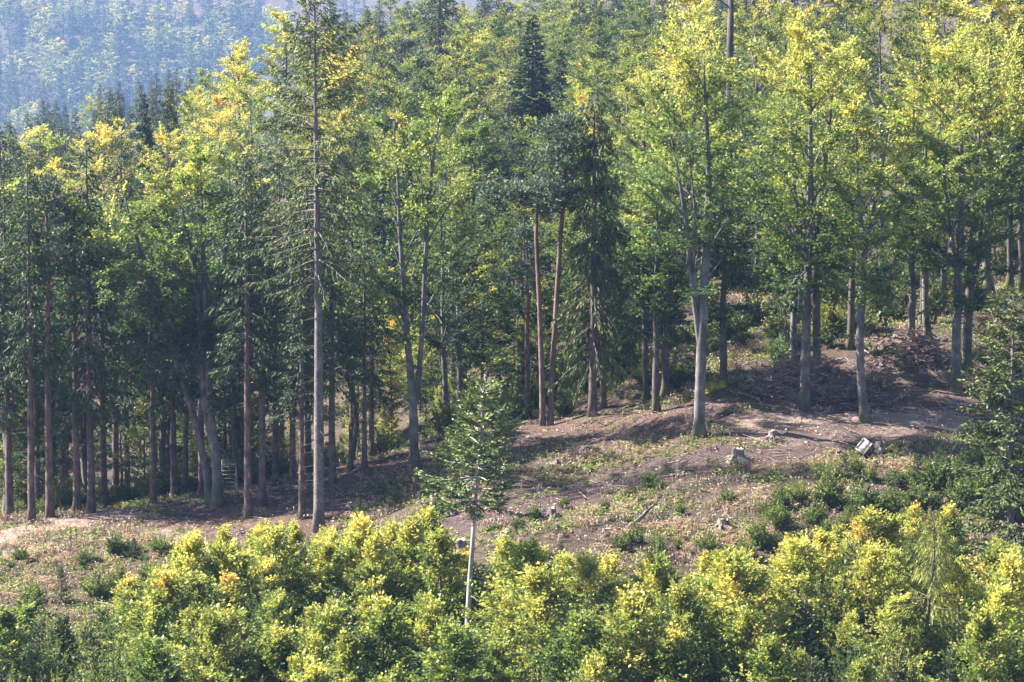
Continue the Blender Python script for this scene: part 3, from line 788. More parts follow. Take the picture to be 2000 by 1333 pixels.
# ---- prototypes
rng = np.random.default_rng(5)
PROTO = {}
def proto(key, name, TC, bark_m, leaf_m, H):
    PROTO.setdefault(key, []).append([name, TC, bark_m, leaf_m, H, None])
for k in range(5):
    proto('beech', 'beech_tree', beech(100 + k, 24, [.42, .36, .45, .3, .38][k], [4.0, 4.6, 3.6, 4.3, 5.0][k], nl=37, tone=.42, tvar=.42, low=3, leaf=.23, m=18, k2=9), M_BARK_BEECH, M_BEECH, 24)
for k in range(4):
    proto('spruce', 'spruce_tree', conifer(120 + k, 26, [.42, .34, .5, .28][k], [2.9, 3.2, 2.6, 3.2][k], r0=.27, droop=[.7, .9, .6, 1.1][k], hang=.9, twl=.75, nw=.105, step=.52, per=5, pw=.7, dead=22, tone=.4, dens=1.15), M_BARK_BROWN, M_SPRUCE, 26)
for k in range(2):
    proto('fir', 'fir_tree', conifer(130 + k, 22, .08, 3.8, r0=.27, droop=.45, up=(-.1, .4), hang=.35, lat=.9, twl=.7, nw=.17, step=.46, per=8, pw=.85, dead=0, tone=.36, dens=1.7), M_BARK_BROWN, M_SPRUCE, 22)
for k in range(3):
    proto('pine', 'pine_tree', pine(140 + k, 24, .68, 2.7, ncl=14, tufts=75), M_BARK_PINE, M_PINE, 24)
SAP_PROF = (np.array([0, .12, .35, .6, .8, .92, 1.0]), np.array([.7, .95, 1.0, .66, .34, .16, .05]))
for k in range(7):
    proto('sapling', 'young_beech', beech(150 + k, 6.0, .1, [2.0, 2.3, 1.7, 2.5, 2.1, 1.8, 2.2][k], nl=40, tone=.47, tvar=.42, asc=(25, 58), leaf=.165, m=17, k2=7, spray=.75, r0=.07, prof=SAP_PROF, sides=6, flat=.5, lobes=.2, updir=.12), M_BARK_TWIG, M_BEECH, 6.0)
for k in range(3):
    proto('poletree', 'young_beech', beech(160 + k, 12, .16, 2.6, nl=42, tone=.45, tvar=.35, asc=(12, 48), leaf=.2, m=14, k2=6, spray=.8, r0=.12, prof=SAP_PROF, sides=6), M_BARK_TWIG, M_BEECH, 12)
for k in range(5):
    proto('shrub', 'leafy_shrub', shrub(170 + k, 2.4, [1.3, 1.6, 1.15, 1.8, 1.4][k], ns=50, tone=.46, leaf=.125, m=64, narrow=.55), M_BARK_TWIG, M_SHRUB, 2.4)
for k in range(4):
    proto('bigshrub', 'leafy_shrub', shrub(190 + k, 4.5, [1.5, 1.9, 1.3, 1.7][k], ns=70, tone=.5, leaf=.11, m=110, narrow=.45, spread=.9), M_BARK_TWIG, M_SHRUB, 4.5)
for k in range(3):
    proto('youngspruce', 'young_spruce', conifer(180 + k, 3.2, .03, 1.15, r0=.05, droop=.1, up=(.05, .8), hang=.1, lat=.7, twl=.3, nw=.07, step=.17, per=7, pw=.75, dead=0, tone=.45, dens=1.6, sides=6), M_BARK_BROWN, M_SPRUCE, 3.2)

def plant(key, idx, p, H, rot=0, shift=.5, bright=1.0, wide=1.0):
    pr = PROTO[key][idx % len(PROTO[key])]
    s = H / pr[4]; sc = (s * wide, s * wide, s)
    if pr[5] is None:
        pr[5] = make_tree(pr[0], pr[1], pr[2], pr[3], p, shift, bright, rot, sc)
        r = pr[5]
    else:
        r = copy_tree(pr[5], p, rot, sc, shift, bright)
    return r

AUTO = []           # (root, kind phrase, where phrase, H, shift, category, group)
def auto(root, phrase, where, H, cat, group, shift=.5, d_sort=None):
    AUTO.append((root, phrase, where, H, shift, cat, group))

# ---- forest edge, left: trunks seen one by one
EDGE = [('spruce', 62, 1022, 305), ('pine', 98, 1012, 345), ('pine', 150, 1002, 385), ('spruce', 178, 1003, 275), ('spruce', 204, 992, 430), ('spruce', 250, 986, 440),
        ('spruce', 300, 984, 420), ('spruce', 18, 1016, 350), ('spruce', -25, 1024, 330), ('pine', 128, 992, 420), ('spruce', 395, 968, 430), ('pine', 452, 945, 440),
        ('spruce', 485, 1014, 300), ('spruce', 512, 987, 330), ('spruce', 538, 948, 365), ('spruce', 572, 947, 390), ('spruce', 590, 1017, 520), ('spruce', 650, 947, 385),
        ('spruce', 712, 914, 440), ('spruce', 726, 897, 480), ('spruce', 550, 935, 300), ('spruce', 340, 975, 400), ('pine', 225, 980, 450),
        ('pine', 1032, 820, 440), ('spruce', 1178, 800, 330)]
rng = np.random.default_rng(77)
for i, (k, u, vb, vt) in enumerate(EDGE):
    p = ghit(u, vb); s = scale_at(p); H = (vb - vt) / s
    seen(p, H, k, .5)
    sh = .5 + rng.normal(0, .05)
    r = plant(k, i, p, H, rng.uniform(0, 6.28), sh, 1.0, rng.uniform(.9, 1.1) * (26 / H) ** .4)
    TAKEN.append((p[0], p[1]))
    auto(r, {'spruce': 'brown-stemmed spruce', 'pine': 'reddish-stemmed pine'}[k], 'at the forest edge', H, 'tree', 'conifers along the forest edge', sh)
# the curved dark tree
hero('beech_tree', 682, 922, 560, lambda H, s, b: beech(40, H, .62, 1.7, stems=stems_of(b, s, ([(682, 922), (692, 870), (697, 830), (692, 780), (680, 740), (676, 690), (682, 640), (690, 580)], [.2, .19, .18, .17, .15, .12, .08, .03]),), nl=18, tone=.32, m=15, k2=5), M_BARK_DARK, M_BEECH, 'small dark beech with S-curved trunk right of the tall front spruce', 'tree', None)

# ---- explicit background crowns (column, top row, height, kind, shift, brightness, distance range)
BACK = [('fir', 1040, 26, 28, .5, .9, 370, 440, 1.15), ('spruce', 858, -100, 32, .55, 1.0, 370, 460, 1.2), ('beech', 690, 35, 24, .72, 1.1, 300, 380, 1), ('beech', 570, -20, 25, .62, 1.1, 320, 400, 1),
        ('beech', 440, 130, 22, .72, 1.1, 300, 370, .9), ('beech', 325, 195, 21, .66, 1.1, 290, 360, .9), ('beech', 205, 215, 21, .74, 1.1, 290, 370, 1.0), ('beech', 110, 270, 20, .68, 1.1, 280, 350, 1.0), ('beech', 60, 188, 21, .70, 1.15, 390, 450, 1.2),
        ('fir', 287, 120, 22, .5, 1.0, 390, 460, .8), ('fir', 230, 132, 21, .5, 1.0, 390, 450, .75), ('spruce', 192, 155, 21, .5, 1.0, 390, 450, .9), ('fir', 338, 122, 22, .62, 1.2, 390, 450, .85), ('spruce', 145, 170, 20, .55, 1.1, 400, 460, .9), ('spruce', 260, 165, 21, .5, 1.0, 390, 450, .9),
        ('beech', 480, 60, 23, .66, 1.15, 380, 450, 1), ('pine', 462, 22, 22, .4, .8, 400, 470, .9), ('beech', 395, 110, 20, .6, 1.1, 390, 450, .9), ('beech', 640, 120, 22, .62, 1.0, 275, 330, .8), ('beech', 790, 120, 21, .55, .9, 300, 350, 1.1), ('beech', 740, 60, 22, .56, .95, 320, 380, 1.1), ('beech', 930, 40, 22, .48, 1.0, 370, 440, 1.2),
        ('beech', 1150, 85, 20, .58, 1.2, 350, 420, 1.0), ('beech', 1340, -15, 25, .7, 1.1, 285, 330, .9), ('beech', 1480, 90, 24, .66, 1.1, 275, 320, 1.0), ('beech', 1650, 45, 24, .68, 1.1, 280, 330, 1.0), ('beech', 1790, 30, 24, .62, 1.0, 290, 340, 1.0), ('beech', 1930, 60, 24, .72, 1.15, 270, 320, 1.1), ('beech', 1970, -20, 24, .68, 1.1, 290, 350, 1.0), ('beech', 1720, 100, 22, .6, 1.0, 280, 320, .9), ('beech', 1840, 85, 22, .7, 1.15, 265, 300, .9), ('beech', 1560, 55, 23, .7, 1.1, 270, 310, .8),
        ('spruce', 1660, -60, 26, .45, .9, 330, 400, 1.4), ('spruce', 1590, -30, 24, .5, 1.0, 350, 420, 1.3), ('spruce', 1000, 190, 18, .55, 1.0, 330, 370, 1.2), ('beech', 1130, 175, 19, .66, 1.0, 275, 320, .7), ('beech', 1255, 140, 20, .62, 1.1, 290, 340, .8)]
for i, (k, u, vt, H, sh, br, d0, d1, wd) in enumerate(BACK):
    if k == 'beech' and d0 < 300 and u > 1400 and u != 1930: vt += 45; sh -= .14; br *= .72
    p = by_top(u, vt, H, d0, d1); seen(p, H, k, .5)
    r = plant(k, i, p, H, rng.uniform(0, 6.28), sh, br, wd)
    TAKEN.append((p[0], p[1]))
    kind = {'fir': 'dark conical fir', 'spruce': 'dark spruce', 'pine': 'dark pine', 'beech': 'beech'}[k]
    auto(r, kind, 'up the slope', H, 'tree', 'trees on the wooded slope behind', sh)
    if i == 0: tag(r, 'dark conical fir rising alone above the crowns in the upper middle', 'tree'); landmark('the lone fir', r, H); AUTO.pop()
# bare dead trunk, top
p = gpos(1422, 300); s = scale_at(p)
T = Acc(); hh = (float(project(p)[1]) + 60) / s
tube(T, [(0, 0, -.5), (.1, 0, hh * .3), (.0, 0, hh * .7), (.1, .1, hh)], [.42, .36, .3, .2], 9)
for (q, a, l) in ((.93, 2.6, 3.0), (.9, .2, 2.5), (.87, 3.4, 2.2), (.95, -.3, 2.8)):
    b = np.array([.05, 0, hh * q]); e = b + np.array([math.cos(a) * l, math.sin(a) * l * .4, l * .5]); tube(T, [b, (b + e) / 2 + [0, 0, .2], e], [.07, .05, .02], 5)
root = new('dead_tree', None, loc=p); new('trunk', T.mesh('trunk', M_BARK_DARK, smooth=True, colour=False), root)
tag(root, 'bare dead tree trunk standing above the yellow crowns at the top', 'tree'); TAKEN.append((p[0], p[1]))

# ---- background scatter
rng = np.random.default_rng(9)
n_b = 0
cand = []
for _ in range(11000):
    d = 256 + 950 * rng.random() ** 1.5; u = rng.uniform(-160, 2160)
    cand.append((d, u))
cand.sort()
def shade_of(x, y):
    return .5 + (fbm(x / 14, y / 14, 5) - .5) * .5
for d, u in cand:
    p = gpos(u, d); x, y = p[0], p[1]
    left = u < 780 - (d - 256) * .5
    if d < 300:
        # keep the shrubby bank on the right and the view of it open
        if u > 1190 and d < (284 + 6 * (u > 1550)): continue
        if 690 < u < 850 and d < 300: continue
        if u < 1240 and 261 < d and rng.random() < .72: continue
        sp = 4.2 if left else 5.6
        if u > 1190: sp = 5.0
    else:
        sp = 5.8 + min((d - 300) * .009, 3.0)
    if not free(x, y, sp): continue
    nz = fbm(x / 22, y / 22, 88)
    q = rng.random()
    if left and d < 330: k = 'spruce' if q < .62 else ('pine' if q < .8 else 'beech')
    elif d < 300: k = 'beech' if q < .72 else 'spruce'
    elif u < 330: k = 'beech' if q < .35 else ('fir' if q < .55 else 'spruce')
    else: k = 'beech' if q < .62 + .3 * (nz - .4) else ('spruce' if q < .85 else ('fir' if q < .94 else 'pine'))
    H = {'beech': rng.uniform(18, 24), 'spruce': rng.uniform(20, 27), 'pine': rng.uniform(20, 24), 'fir': rng.uniform(17, 22)}[k]
    if u < 600 and d > 270: H *= .86
    if d < 300 and not left and u < 1250: H *= .85
    # keep the far hill in view, upper left
    vt = float(project(p + np.array([0, 0, H]))[1])
    lim = np.interp(u, [-200, 0, 60, 150, 300, 430, 520, 600, 700], [200, 200, 190, 170, 130, 70, 20, -60, -400])
    if d < 340:
        ln = np.interp(u, [-200, 0, 100, 250, 450, 500, 720, 800, 900, 1000, 1100, 1200, 1230, 1450, 2200], [340, 340, 340, 320, 300, 270, 230, 240, 300, 290, 260, 260, 190, 150, 120])
        if vt < ln:
            H -= (ln - vt) / scale_at(p) + rng.uniform(0, 2); vt = ln
            if H < 11: continue
    elif d < 430 and 940 < u < 1140 and vt < 235:
        H -= (235 - vt) / scale_at(p)
        if H < 10: continue
    if vt < lim: continue
    if vt > 1100: continue
    v_base = float(project(p)[1])
    if v_base < -150: continue
    if seen(p, H, k) < (2.0 if d > 300 else 2.0): continue
    sh = min(shade_of(x, y) + rng.normal(.0, .07), .66) if k == 'beech' else .5 + rng.normal(0, .07)
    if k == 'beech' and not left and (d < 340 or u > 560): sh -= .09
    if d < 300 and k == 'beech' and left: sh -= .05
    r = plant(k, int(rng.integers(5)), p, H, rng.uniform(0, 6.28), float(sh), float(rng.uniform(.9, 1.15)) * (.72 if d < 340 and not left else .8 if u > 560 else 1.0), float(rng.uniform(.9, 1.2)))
    TAKEN.append((x, y)); n_b += 1
    kind = {'fir': 'dark conical fir', 'spruce': 'dark spruce', 'pine': 'bluish pine', 'beech': 'beech'}[k]
    auto(r, kind, 'deep in the wood' if d < 300 else 'up the slope', H, 'tree', 'trees on the wooded slope behind', float(sh))
print('background trees', n_b)
# lower wood along the crest of the slope, under the upper frame edge
for i in range(900):
    d = rng.uniform(600, 1300); u = rng.uniform(500, 2100); p = gpos(u, d); H = rng.uniform(9, 16)
    vt = float(project(p + np.array([0, 0, H]))[1])
    if not (-70 < vt < 110) or not free(p[0], p[1], 4.2): continue
    if seen(p, H, 'spruce', .4) < .8: continue
    sh = float(rng.normal(.45, .08))
    r = plant('beech', i, p, H, rng.uniform(0, 6.28), sh, 1.0, 1.3)
    TAKEN.append((p[0], p[1])); auto(r, 'beech', 'near the crest', H, 'tree', 'trees on the wooded slope behind', sh)
for i, u in enumerate(np.r_[np.arange(575, 2080, 27), np.arange(588, 1500, 34)]):
    u = float(u + rng.normal(0, 8)); H = float(rng.uniform(19, 25)); row = i >= 56
    p = by_top(u, rng.uniform(-25, 35) if not row else rng.uniform(15, 75), H, 520 if row else 640, 820 if row else 1150)
    if not free(p[0], p[1], 3.0): continue
    k = 'beech' if rng.random() < .7 else 'spruce'; sh = float(rng.normal(.42, .08))
    r = plant(k, i, p, H, rng.uniform(0, 6.28), sh, .85, 1.25)
    TAKEN.append((p[0], p[1])); auto(r, {'beech': 'beech', 'spruce': 'dark spruce'}[k], 'near the crest', H, 'tree', 'trees on the wooded slope behind', sh)
# young beeches lighting up the gap behind the forked beech, and under the trees
rng = np.random.default_rng(19)
UNDER = [(u, d) for u, d in zip(rng.uniform(690, 870, 20), rng.uniform(262, 305, 20))] + [(u, d) for u, d in zip(rng.uniform(-60, 700, 80), rng.uniform(258, 306, 80))] + [(u, d) for u, d in zip(rng.uniform(870, 1240, 30), rng.uniform(260, 300, 30))] + [(u, d) for u, d in zip(rng.uniform(1240, 2020, 18), rng.uniform(275, 295, 18))]
for i, (u, d) in enumerate(UNDER):
    p = gpos(u, d)
    if not free(p[0], p[1], 1.6): continue
    H = (rng.uniform(7, 13) if rng.random() < .6 else rng.uniform(2.5, 5)) if u < 1240 else rng.uniform(5, 9)
    sh = rng.normal(.58, .08) if 690 < u < 870 else rng.normal(.48, .1)
    r = plant('poletree', i, p, H, rng.uniform(0, 6.28), float(sh), 1.1)
    TAKEN.append((p[0], p[1]))
    auto(r, 'young beech', 'in the understorey', H, 'tree', 'young beeches in the understorey', float(sh))

for i in range(70):
    u = rng.uniform(-60, 1230); d = rng.uniform(253, 274); p = gpos(u, d)
    if not free(p[0], p[1], .9): continue
    vv = float(project(p)[1])
    H = rng.uniform(1.2, 3.2); sh = rng.normal(.46, .1)
    r = plant('shrub', i, p, H, rng.uniform(0, 6.28), float(sh), 1.1, float(rng.uniform(.9, 1.4)))
    TAKEN.append((p[0], p[1]))
    auto(r, 'low shrub', 'among the trunks', H, 'shrub', 'shrubs among the trunks', float(sh))

# ---- far hill: one wooded mass plus the trees of its nearest row
FARP = []
for k in range(3):
    FARP.append((beech(200 + k, 22, .3, 4.6, nl=30, tone=.45, tvar=.3, leaf=.7, m=7, k2=5, spray=1.4), M_BARK_BEECH, M_BEECH, 'far_beech'))
for k in range(3):
    FARP.append((conifer(210 + k, 25, .12, 3.3, droop=.6, hang=.6, twl=1.0, nw=.34, step=.8, per=5, tone=.45, dens=.45, dead=0), M_BARK_BROWN, M_SPRUCE, 'far_spruce'))
far_roots = [None] * 6
def far_tree(i, p, H, rot, sh, br):
    T, leafm, lm, nm = FARP[i]
    s = H / (22 if i < 3 else 25)
    if far_roots[i] is None:
        far_roots[i] = make_tree('beech_tree' if i < 3 else 'spruce_tree', FARP[i][0], FARP[i][1], FARP[i][2], p, sh, br, rot, s); return far_roots[i]
    return copy_tree(far_roots[i], p, rot, (s * 1.4, s * 1.4, s) if i < 3 else (s * 1.25, s * 1.25, s), sh, br)
rng = np.random.default_rng(33)
farpts = []
for _ in range(8000):
    d = rng.uniform(2650, 3700); u = rng.uniform(-120, 1350)
    p = gpos(u, d)
    if any((p[0] - a[0]) ** 2 + (p[1] - a[1]) ** 2 < 300 for a in farpts): continue
    vt = float(project(p + np.array([0, 0, 44]))[1]); vb = float(project(p)[1])
    if vt > 420 or vb < -130: continue
    farpts.append(p)
farpts.sort(key=lambda p: p[1])
print('far trees', len(farpts))
for n, p in enumerate(farpts):
    u, v, d = project(p)
    if seen(p, 44, 'fir', .6) < .9 and not (640 < u < 780 and -45 < project(p + np.array([0, 0, 44.0]))[1] < 40 and n % 2): continue
    con = rng.random() < (.85 if d < 2980 else .5) or u > 560
    i = 3 + int(rng.integers(3)) if con else int(rng.integers(3))
    H = rng.uniform(38, 54) if con else rng.uniform(32, 42)
    sh = rng.normal(.5, .06) if con else rng.normal(.54, .1)
    r = far_tree(i, p, H, rng.uniform(0, 6.28), float(sh), float(rng.uniform(.75, 1.0)))
    auto(r, 'hazy spruce' if con else 'hazy beech', 'on the far hill', H, 'tree', 'far spruces' if con else 'far beeches', float(sh))

# ---- shrubby bank behind the clearing, right
rng = np.random.default_rng(43)
for i in range(90):
    u = rng.uniform(1190, 2030); d = rng.uniform(252, 284)
    p = gpos(u, d)
    v = float(project(p)[1])
    top = np.interp(u, [1190, 1340, 1450, 1560, 1650, 1800, 1900, 2030], [800, 790, 745, 735, 680, 640, 600, 560])
    if v > top: continue
    if not free(p[0], p[1], 1.2): continue
    H = rng.uniform(1.0, 2.6); sh = rng.normal(.42, .1) + (.22 if rng.random() < .22 else 0)
    r = plant('shrub', i, p, H, rng.uniform(0, 6.28), float(sh), 1.0, float(rng.uniform(1.1, 1.6)))
    TAKEN.append((p[0], p[1]))
    auto(r, 'low shrub', 'on the bank', H, 'shrub', 'shrubs on the bank', float(sh))

# ---- thicket in front
EDGE_U = [-100, 0, 180, 230, 330, 420, 560, 700, 840, 880, 1000, 1100, 1190, 1300, 1400, 1480, 1590, 1700, 1820, 1900, 2000, 2100]
EDGE_V = [1200, 1195, 1175, 1150, 1070, 1048, 1040, 1030, 1016, 1085, 1066, 1092, 1105, 1095, 1085, 1085, 1056, 1012, 990, 1030, 1085, 1085]
rng = np.random.default_rng(61)
THICK = []
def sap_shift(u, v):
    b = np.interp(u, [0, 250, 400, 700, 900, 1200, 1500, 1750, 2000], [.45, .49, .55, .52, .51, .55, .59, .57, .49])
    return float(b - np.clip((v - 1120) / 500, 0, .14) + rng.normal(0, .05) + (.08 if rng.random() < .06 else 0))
TOPS = [(350, 1085, 5.2), (435, 1040, 5.2), (500, 1055, 5), (572, 1033, 5.4), (640, 1045, 5), (700, 1022, 5.4), (765, 1035, 5.2), (838, 1008, 5.6), (905, 1085, 4.6), (985, 1062, 5), (1045, 1080, 5), (1110, 1092, 4.8), (1190, 1100, 5), (1290, 1095, 5), (1380, 1090, 5), (1450, 1088, 5.2), (1545, 1070, 4.6), (1610, 1052, 5.2), (1700, 1006, 5.6), (1745, 1020, 5.2), (1860, 1000, 5.2), (250, 1165, 4.6), (300, 1120, 4.8)]
for (u, vt, H) in TOPS:
    p = by_top(u, vt, H, 195, 222); THICK.append((p[0], p[1], p[2], H, u, vt, True))
for _ in range(6000):
    d = rng.uniform(184, 214); u = rng.uniform(-60, 2060); p = gpos(u, d)
    if any((p[0] - t[0]) ** 2 + (p[1] - t[1]) ** 2 < (1.9 if p[0] < -18 else 2.3) ** 2 for t in THICK): continue
    if abs(u - 908) < 40 and 198 < d < 204: continue
    if abs(u - 1812) < 40 and d < 195: continue
    H = rng.uniform(3.6, 8.0)
    vt = float(project(p + np.array([0, 0, H]))[1]); lim = np.interp(u, EDGE_U, EDGE_V)
    if vt < lim:
        H2 = H - (lim - vt) / scale_at(p)
        if H2 < 3.2: continue
        H = H2; vt = lim
    if vt > 1345: continue
    if abs(u - 912) < 62 and vt < 1215 and d < 204: continue
    THICK.append((p[0], p[1], p[2], H, u, vt, False))
print('thicket', len(THICK))
for i, (x, y, z, H, u, vt, edge) in enumerate(THICK):
    q = rng.random()
    if u < 300 + rng.normal(0, 40) and not edge:
        k = 'bigshrub' if q < .7 else 'youngspruce' if q < .85 else 'sapling'
    elif u > 1250 and not edge:
        k = 'sapling' if q < .64 else ('bigshrub' if q < .82 else 'youngspruce')
    else:
        k = 'sapling' if q < .84 or edge else ('bigshrub' if q < .96 else 'youngspruce')
    sh = sap_shift(u, vt)
    if k == 'bigshrub': H *= .82; sh = .5 + rng.normal(0, .08)
    if k == 'youngspruce': H *= .85; sh = .5 + rng.normal(0, .06)
    r = plant(k, int(rng.integers(7)), (x, y, z), H, rng.uniform(0, 6.28), float(sh), float(rng.uniform(.95, 1.25)) * (1.25 if k == 'bigshrub' else 1.0), float(rng.uniform(.85, 1.2)) * (1.0 if k == 'sapling' else 1.0))
    TAKEN.append((x, y))
    auto(r, {'sapling': 'young beech', 'bigshrub': 'feathery shrub', 'youngspruce': 'young dark spruce'}[k], 'in the thicket', H, 'shrub' if k == 'bigshrub' else 'tree', 'young trees of the front thicket', float(sh))

# ---- bushes on the clearing
CLEAR = [('shrub', 225, 1085, 1.6, .36, 1.1), ('youngspruce', 262, 1090, 1.2, .45, 1.3), ('shrub', 165, 1112, 1.1, .34, 1.3), ('shrub', 310, 1082, 1.4, .45, 1.0), ('youngspruce', 120, 1180, 2.3, .5, .9), ('shrub', 40, 1100, 1.0, .4, 1.2), ('shrub', 185, 1170, 1.7, .5, 1.0), ('shrub', 235, 1150, 1.9, .55, .9),
         ('shrub', 290, 1150, 2.0, .5, 1.1), ('shrub', 60, 1200, 1.5, .45, 1.2), ('youngspruce', 1650, 940, 1.7, .5, 1.1), ('shrub', 1700, 945, 1.4, .58, .9), ('shrub', 1745, 950, 1.1, .4, 1.1), ('youngspruce', 1790, 955, 1.8, .42, 1.0), ('shrub', 1820, 960, 2.0, .36, 1.2), ('shrub', 1860, 950, 2.2, .36, 1.2),
         ('youngspruce', 1840, 935, 2.0, .4, 1.0), ('shrub', 1620, 990, 1.8, .52, 1.0), ('shrub', 1560, 985, 1.5, .5, 1.0), ('shrub', 1590, 1030, 1.8, .45, 1.1), ('shrub', 1520, 1040, 1.7, .45, 1.0), ('shrub', 1680, 1010, 1.9, .42, 1.2), ('shrub', 1740, 1010, 1.9, .4, 1.2), ('shrub', 1790, 1000, 1.8, .42, 1.2),
         ('shrub', 1650, 1040, 1.6, .5, 1.0), ('shrub', 1480, 1075, 1.9, .52, .8), ('shrub', 1380, 1085, 1.4, .48, 1.0), ('shrub', 1290, 1100, 1.7, .45, .8), ('youngspruce', 1205, 1075, .9, .42, 1.4), ('youngspruce', 1090, 1050, .8, .42, 1.4), ('youngspruce', 1095, 1092, .9, .4, 1.5), ('shrub', 1240, 1070, 1.5, .42, .9),
         ('youngspruce', 750, 972, .9, .45, 1.2), ('youngspruce', 828, 975, .9, .42, 1.2), ('youngspruce', 700, 998, .8, .4, 1.3), ('shrub', 775, 985, .9, .36, 1.2), ('shrub', 845, 1012, 1.1, .34, 1.3), ('shrub', 1045, 1020, 1.2, .5, 1.0), ('shrub', 1420, 985, .9, .4, 1.2), ('shrub', 1180, 1000, .9, .36, 1.2), ('shrub', 1330, 1010, .9, .34, 1.2),
         ('shrub', 1900, 985, 2.1, .36, 1.2), ('shrub', 1940, 960, 2.2, .38, 1.2), ('shrub', 1925, 920, 1.8, .38, 1.2), ('shrub', 1960, 1010, 2.3, .38, 1.2), ('shrub', 1870, 1000, 2.0, .4, 1.1), ('shrub', 330, 1010, .5, .4, 1.4), ('shrub', 940, 935, .7, .38, 1.3), ('shrub', 1270, 950, .8, .4, 1.4), ('shrub', 1010, 1035, .9, .5, 1.2)]
rng = np.random.default_rng(71)
for i, (k, u, v, H, sh, wd) in enumerate(CLEAR):
    p = ghit(u, v)
    r = plant(k, i, p, H * rng.uniform(.8, 1.15), rng.uniform(0, 6.28), sh + .04, 1.25, wd * rng.uniform(.9, 1.3))
    auto(r, {'shrub': 'low shrub', 'youngspruce': 'small spruce seedling'}[k], 'on the clearing', H, 'shrub', 'bushes on the clearing', sh)
    for q in range(int(rng.integers(1, 4))):
        x = p[0] + rng.normal(0, 1.5); y = p[1] + rng.normal(0, .9); h2 = H * rng.uniform(.3, .7); s2 = sh + rng.normal(.05, .08)
        r = plant('shrub', i + q + 1, (x, y, gz1(x, y)), h2, rng.uniform(0, 6.28), float(s2), 1.15, float(wd * rng.uniform(1.0, 1.9)))
        auto(r, 'tiny shrub', 'on the clearing', h2, 'shrub', 'bushes on the clearing', float(s2))
# bare twiggy shrub, bottom left
p = gpos(440, 190)
vtop = 1262
H = (float(project(p)[1]) - vtop) / scale_at(p)
T, Cn = shrub(301, H, 2.0, ns=14, bare=True, m=5, tone=.6, leaf=.1)
root = make_tree('bare_shrub', (T, Cn), M_DEAD, M_SHRUB, p); tag(root, 'almost leafless twiggy shrub at the bottom of the thicket, left', 'shrub'); landmark('the bare shrub', root, H)
# ------------------------------------------------------------------ ground cover (uncountable)
rng = np.random.default_rng(81)
STRAW = [[(-40, 1060), (280, 1020), (400, 1050), (420, 1085), (330, 1080), (230, 1120), (150, 1180), (-40, 1230)],
         [(930, 1005), (1150, 1005), (1300, 990), (1480, 955), (1580, 1000), (1450, 1080), (1250, 1110), (1030, 1090)],
         [(1450, 905), (1800, 890), (1880, 882), (1850, 940), (1600, 935), (1480, 930)],
         [(700, 945), (860, 930), (1350, 862), (1400, 900), (1200, 930), (1000, 960), (850, 985)],
         [(1900, 600), (2050, 560), (2050, 640), (1930, 650)]]
def scatter(n, y0=204, y1=264):
    x = rng.uniform(-40, 42, n); y = rng.uniform(y0, y1, n); z = gz(x, y)
    u, v, d = project(np.stack([x, y, z], -1))
    soil, green, pale, lit = masks(x, y, z)
    keep = (u > -60) & (u < 2060)
    return x[keep], y[keep], z[keep], u[keep], v[keep], soil[keep], green[keep], pale[keep], lit[keep]

def straw_field(u, v, x, y):
    m = np.zeros(len(u))
    for k, P in enumerate(STRAW):
        m = np.maximum(m, np.clip(poly_sd(u, v, P) / 40 + .5, 0, 1))
    return m

def dry_grass():
    x, y, z, u, v, soil, green, pale, lit = scatter(90000)
    m = straw_field(u, v, x, y)
    f = fbm(x / 2.2, y / 2.2, 101)
    dens = (.07 + .6 * m) * np.clip((f - .44) * 4.0, .02, 1) * (1 - .95 * soil) * (1 - .8 * lit) * (1 - .8 * pale)
    k = rng.random(len(x)) < dens
    x, y, z, m = x[k], y[k], z[k], m[k]
    n = len(x); b = 7
    az = rng.uniform(0, 6.283, (n, b)); h = rng.uniform(.22, .6, (n, 1)) * (.6 + .5 * rng.random((n, b)))
    lean = rng.uniform(.25, 1.2, (n, b))
    wind = rng.normal(0, .3, (n, 1, 2))
    dxy = np.stack([np.cos(az), np.sin(az)], -1) * lean[..., None] + wind
    base = np.stack([x, y, z], -1)[:, None] + np.concatenate([rng.normal(0, .09, (n, b, 2)), np.zeros((n, b, 1))], -1)
    d1 = unit(np.concatenate([dxy * .5, np.ones((n, b, 1))], -1)); d2 = unit(np.concatenate([dxy * 1.3, np.full((n, b, 1), .15)], -1))
    a = Acc()
    t = np.repeat((.35 + .35 * fbm(x / 3, y / 3, 7) + rng.normal(0, .12, n))[:, None], b, 1) + rng.normal(0, .1, (n, b))
    r = rng.random((n, b)); hh = h
    c1 = base + d1 * (hh * .35)[..., None]; tip = base + d1 * (hh * .7)[..., None]; c2 = tip + d2 * (hh * .22)[..., None]
    nn = rng.normal(0, 1, (n, b, 3))
    leaves(a, c1.reshape(-1, 3), d1.reshape(-1, 3), nn.reshape(-1, 3), (hh * .8).ravel(), .045, colour(t.ravel(), r.ravel()))
    leaves(a, c2.reshape(-1, 3), d2.reshape(-1, 3), np.array([0, 0, 1.0]) + .3 * nn.reshape(-1, 3), (hh * .6).ravel(), .05, colour(t.ravel() + .08, r.ravel()))
    print('straw tufts', n)
    return tag(new('dry_grass', a.mesh('dry_grass', M_STRAW)), 'straw-coloured dry grass tufts covering the clearing slope', 'grass', kind='stuff')
dry_grass()

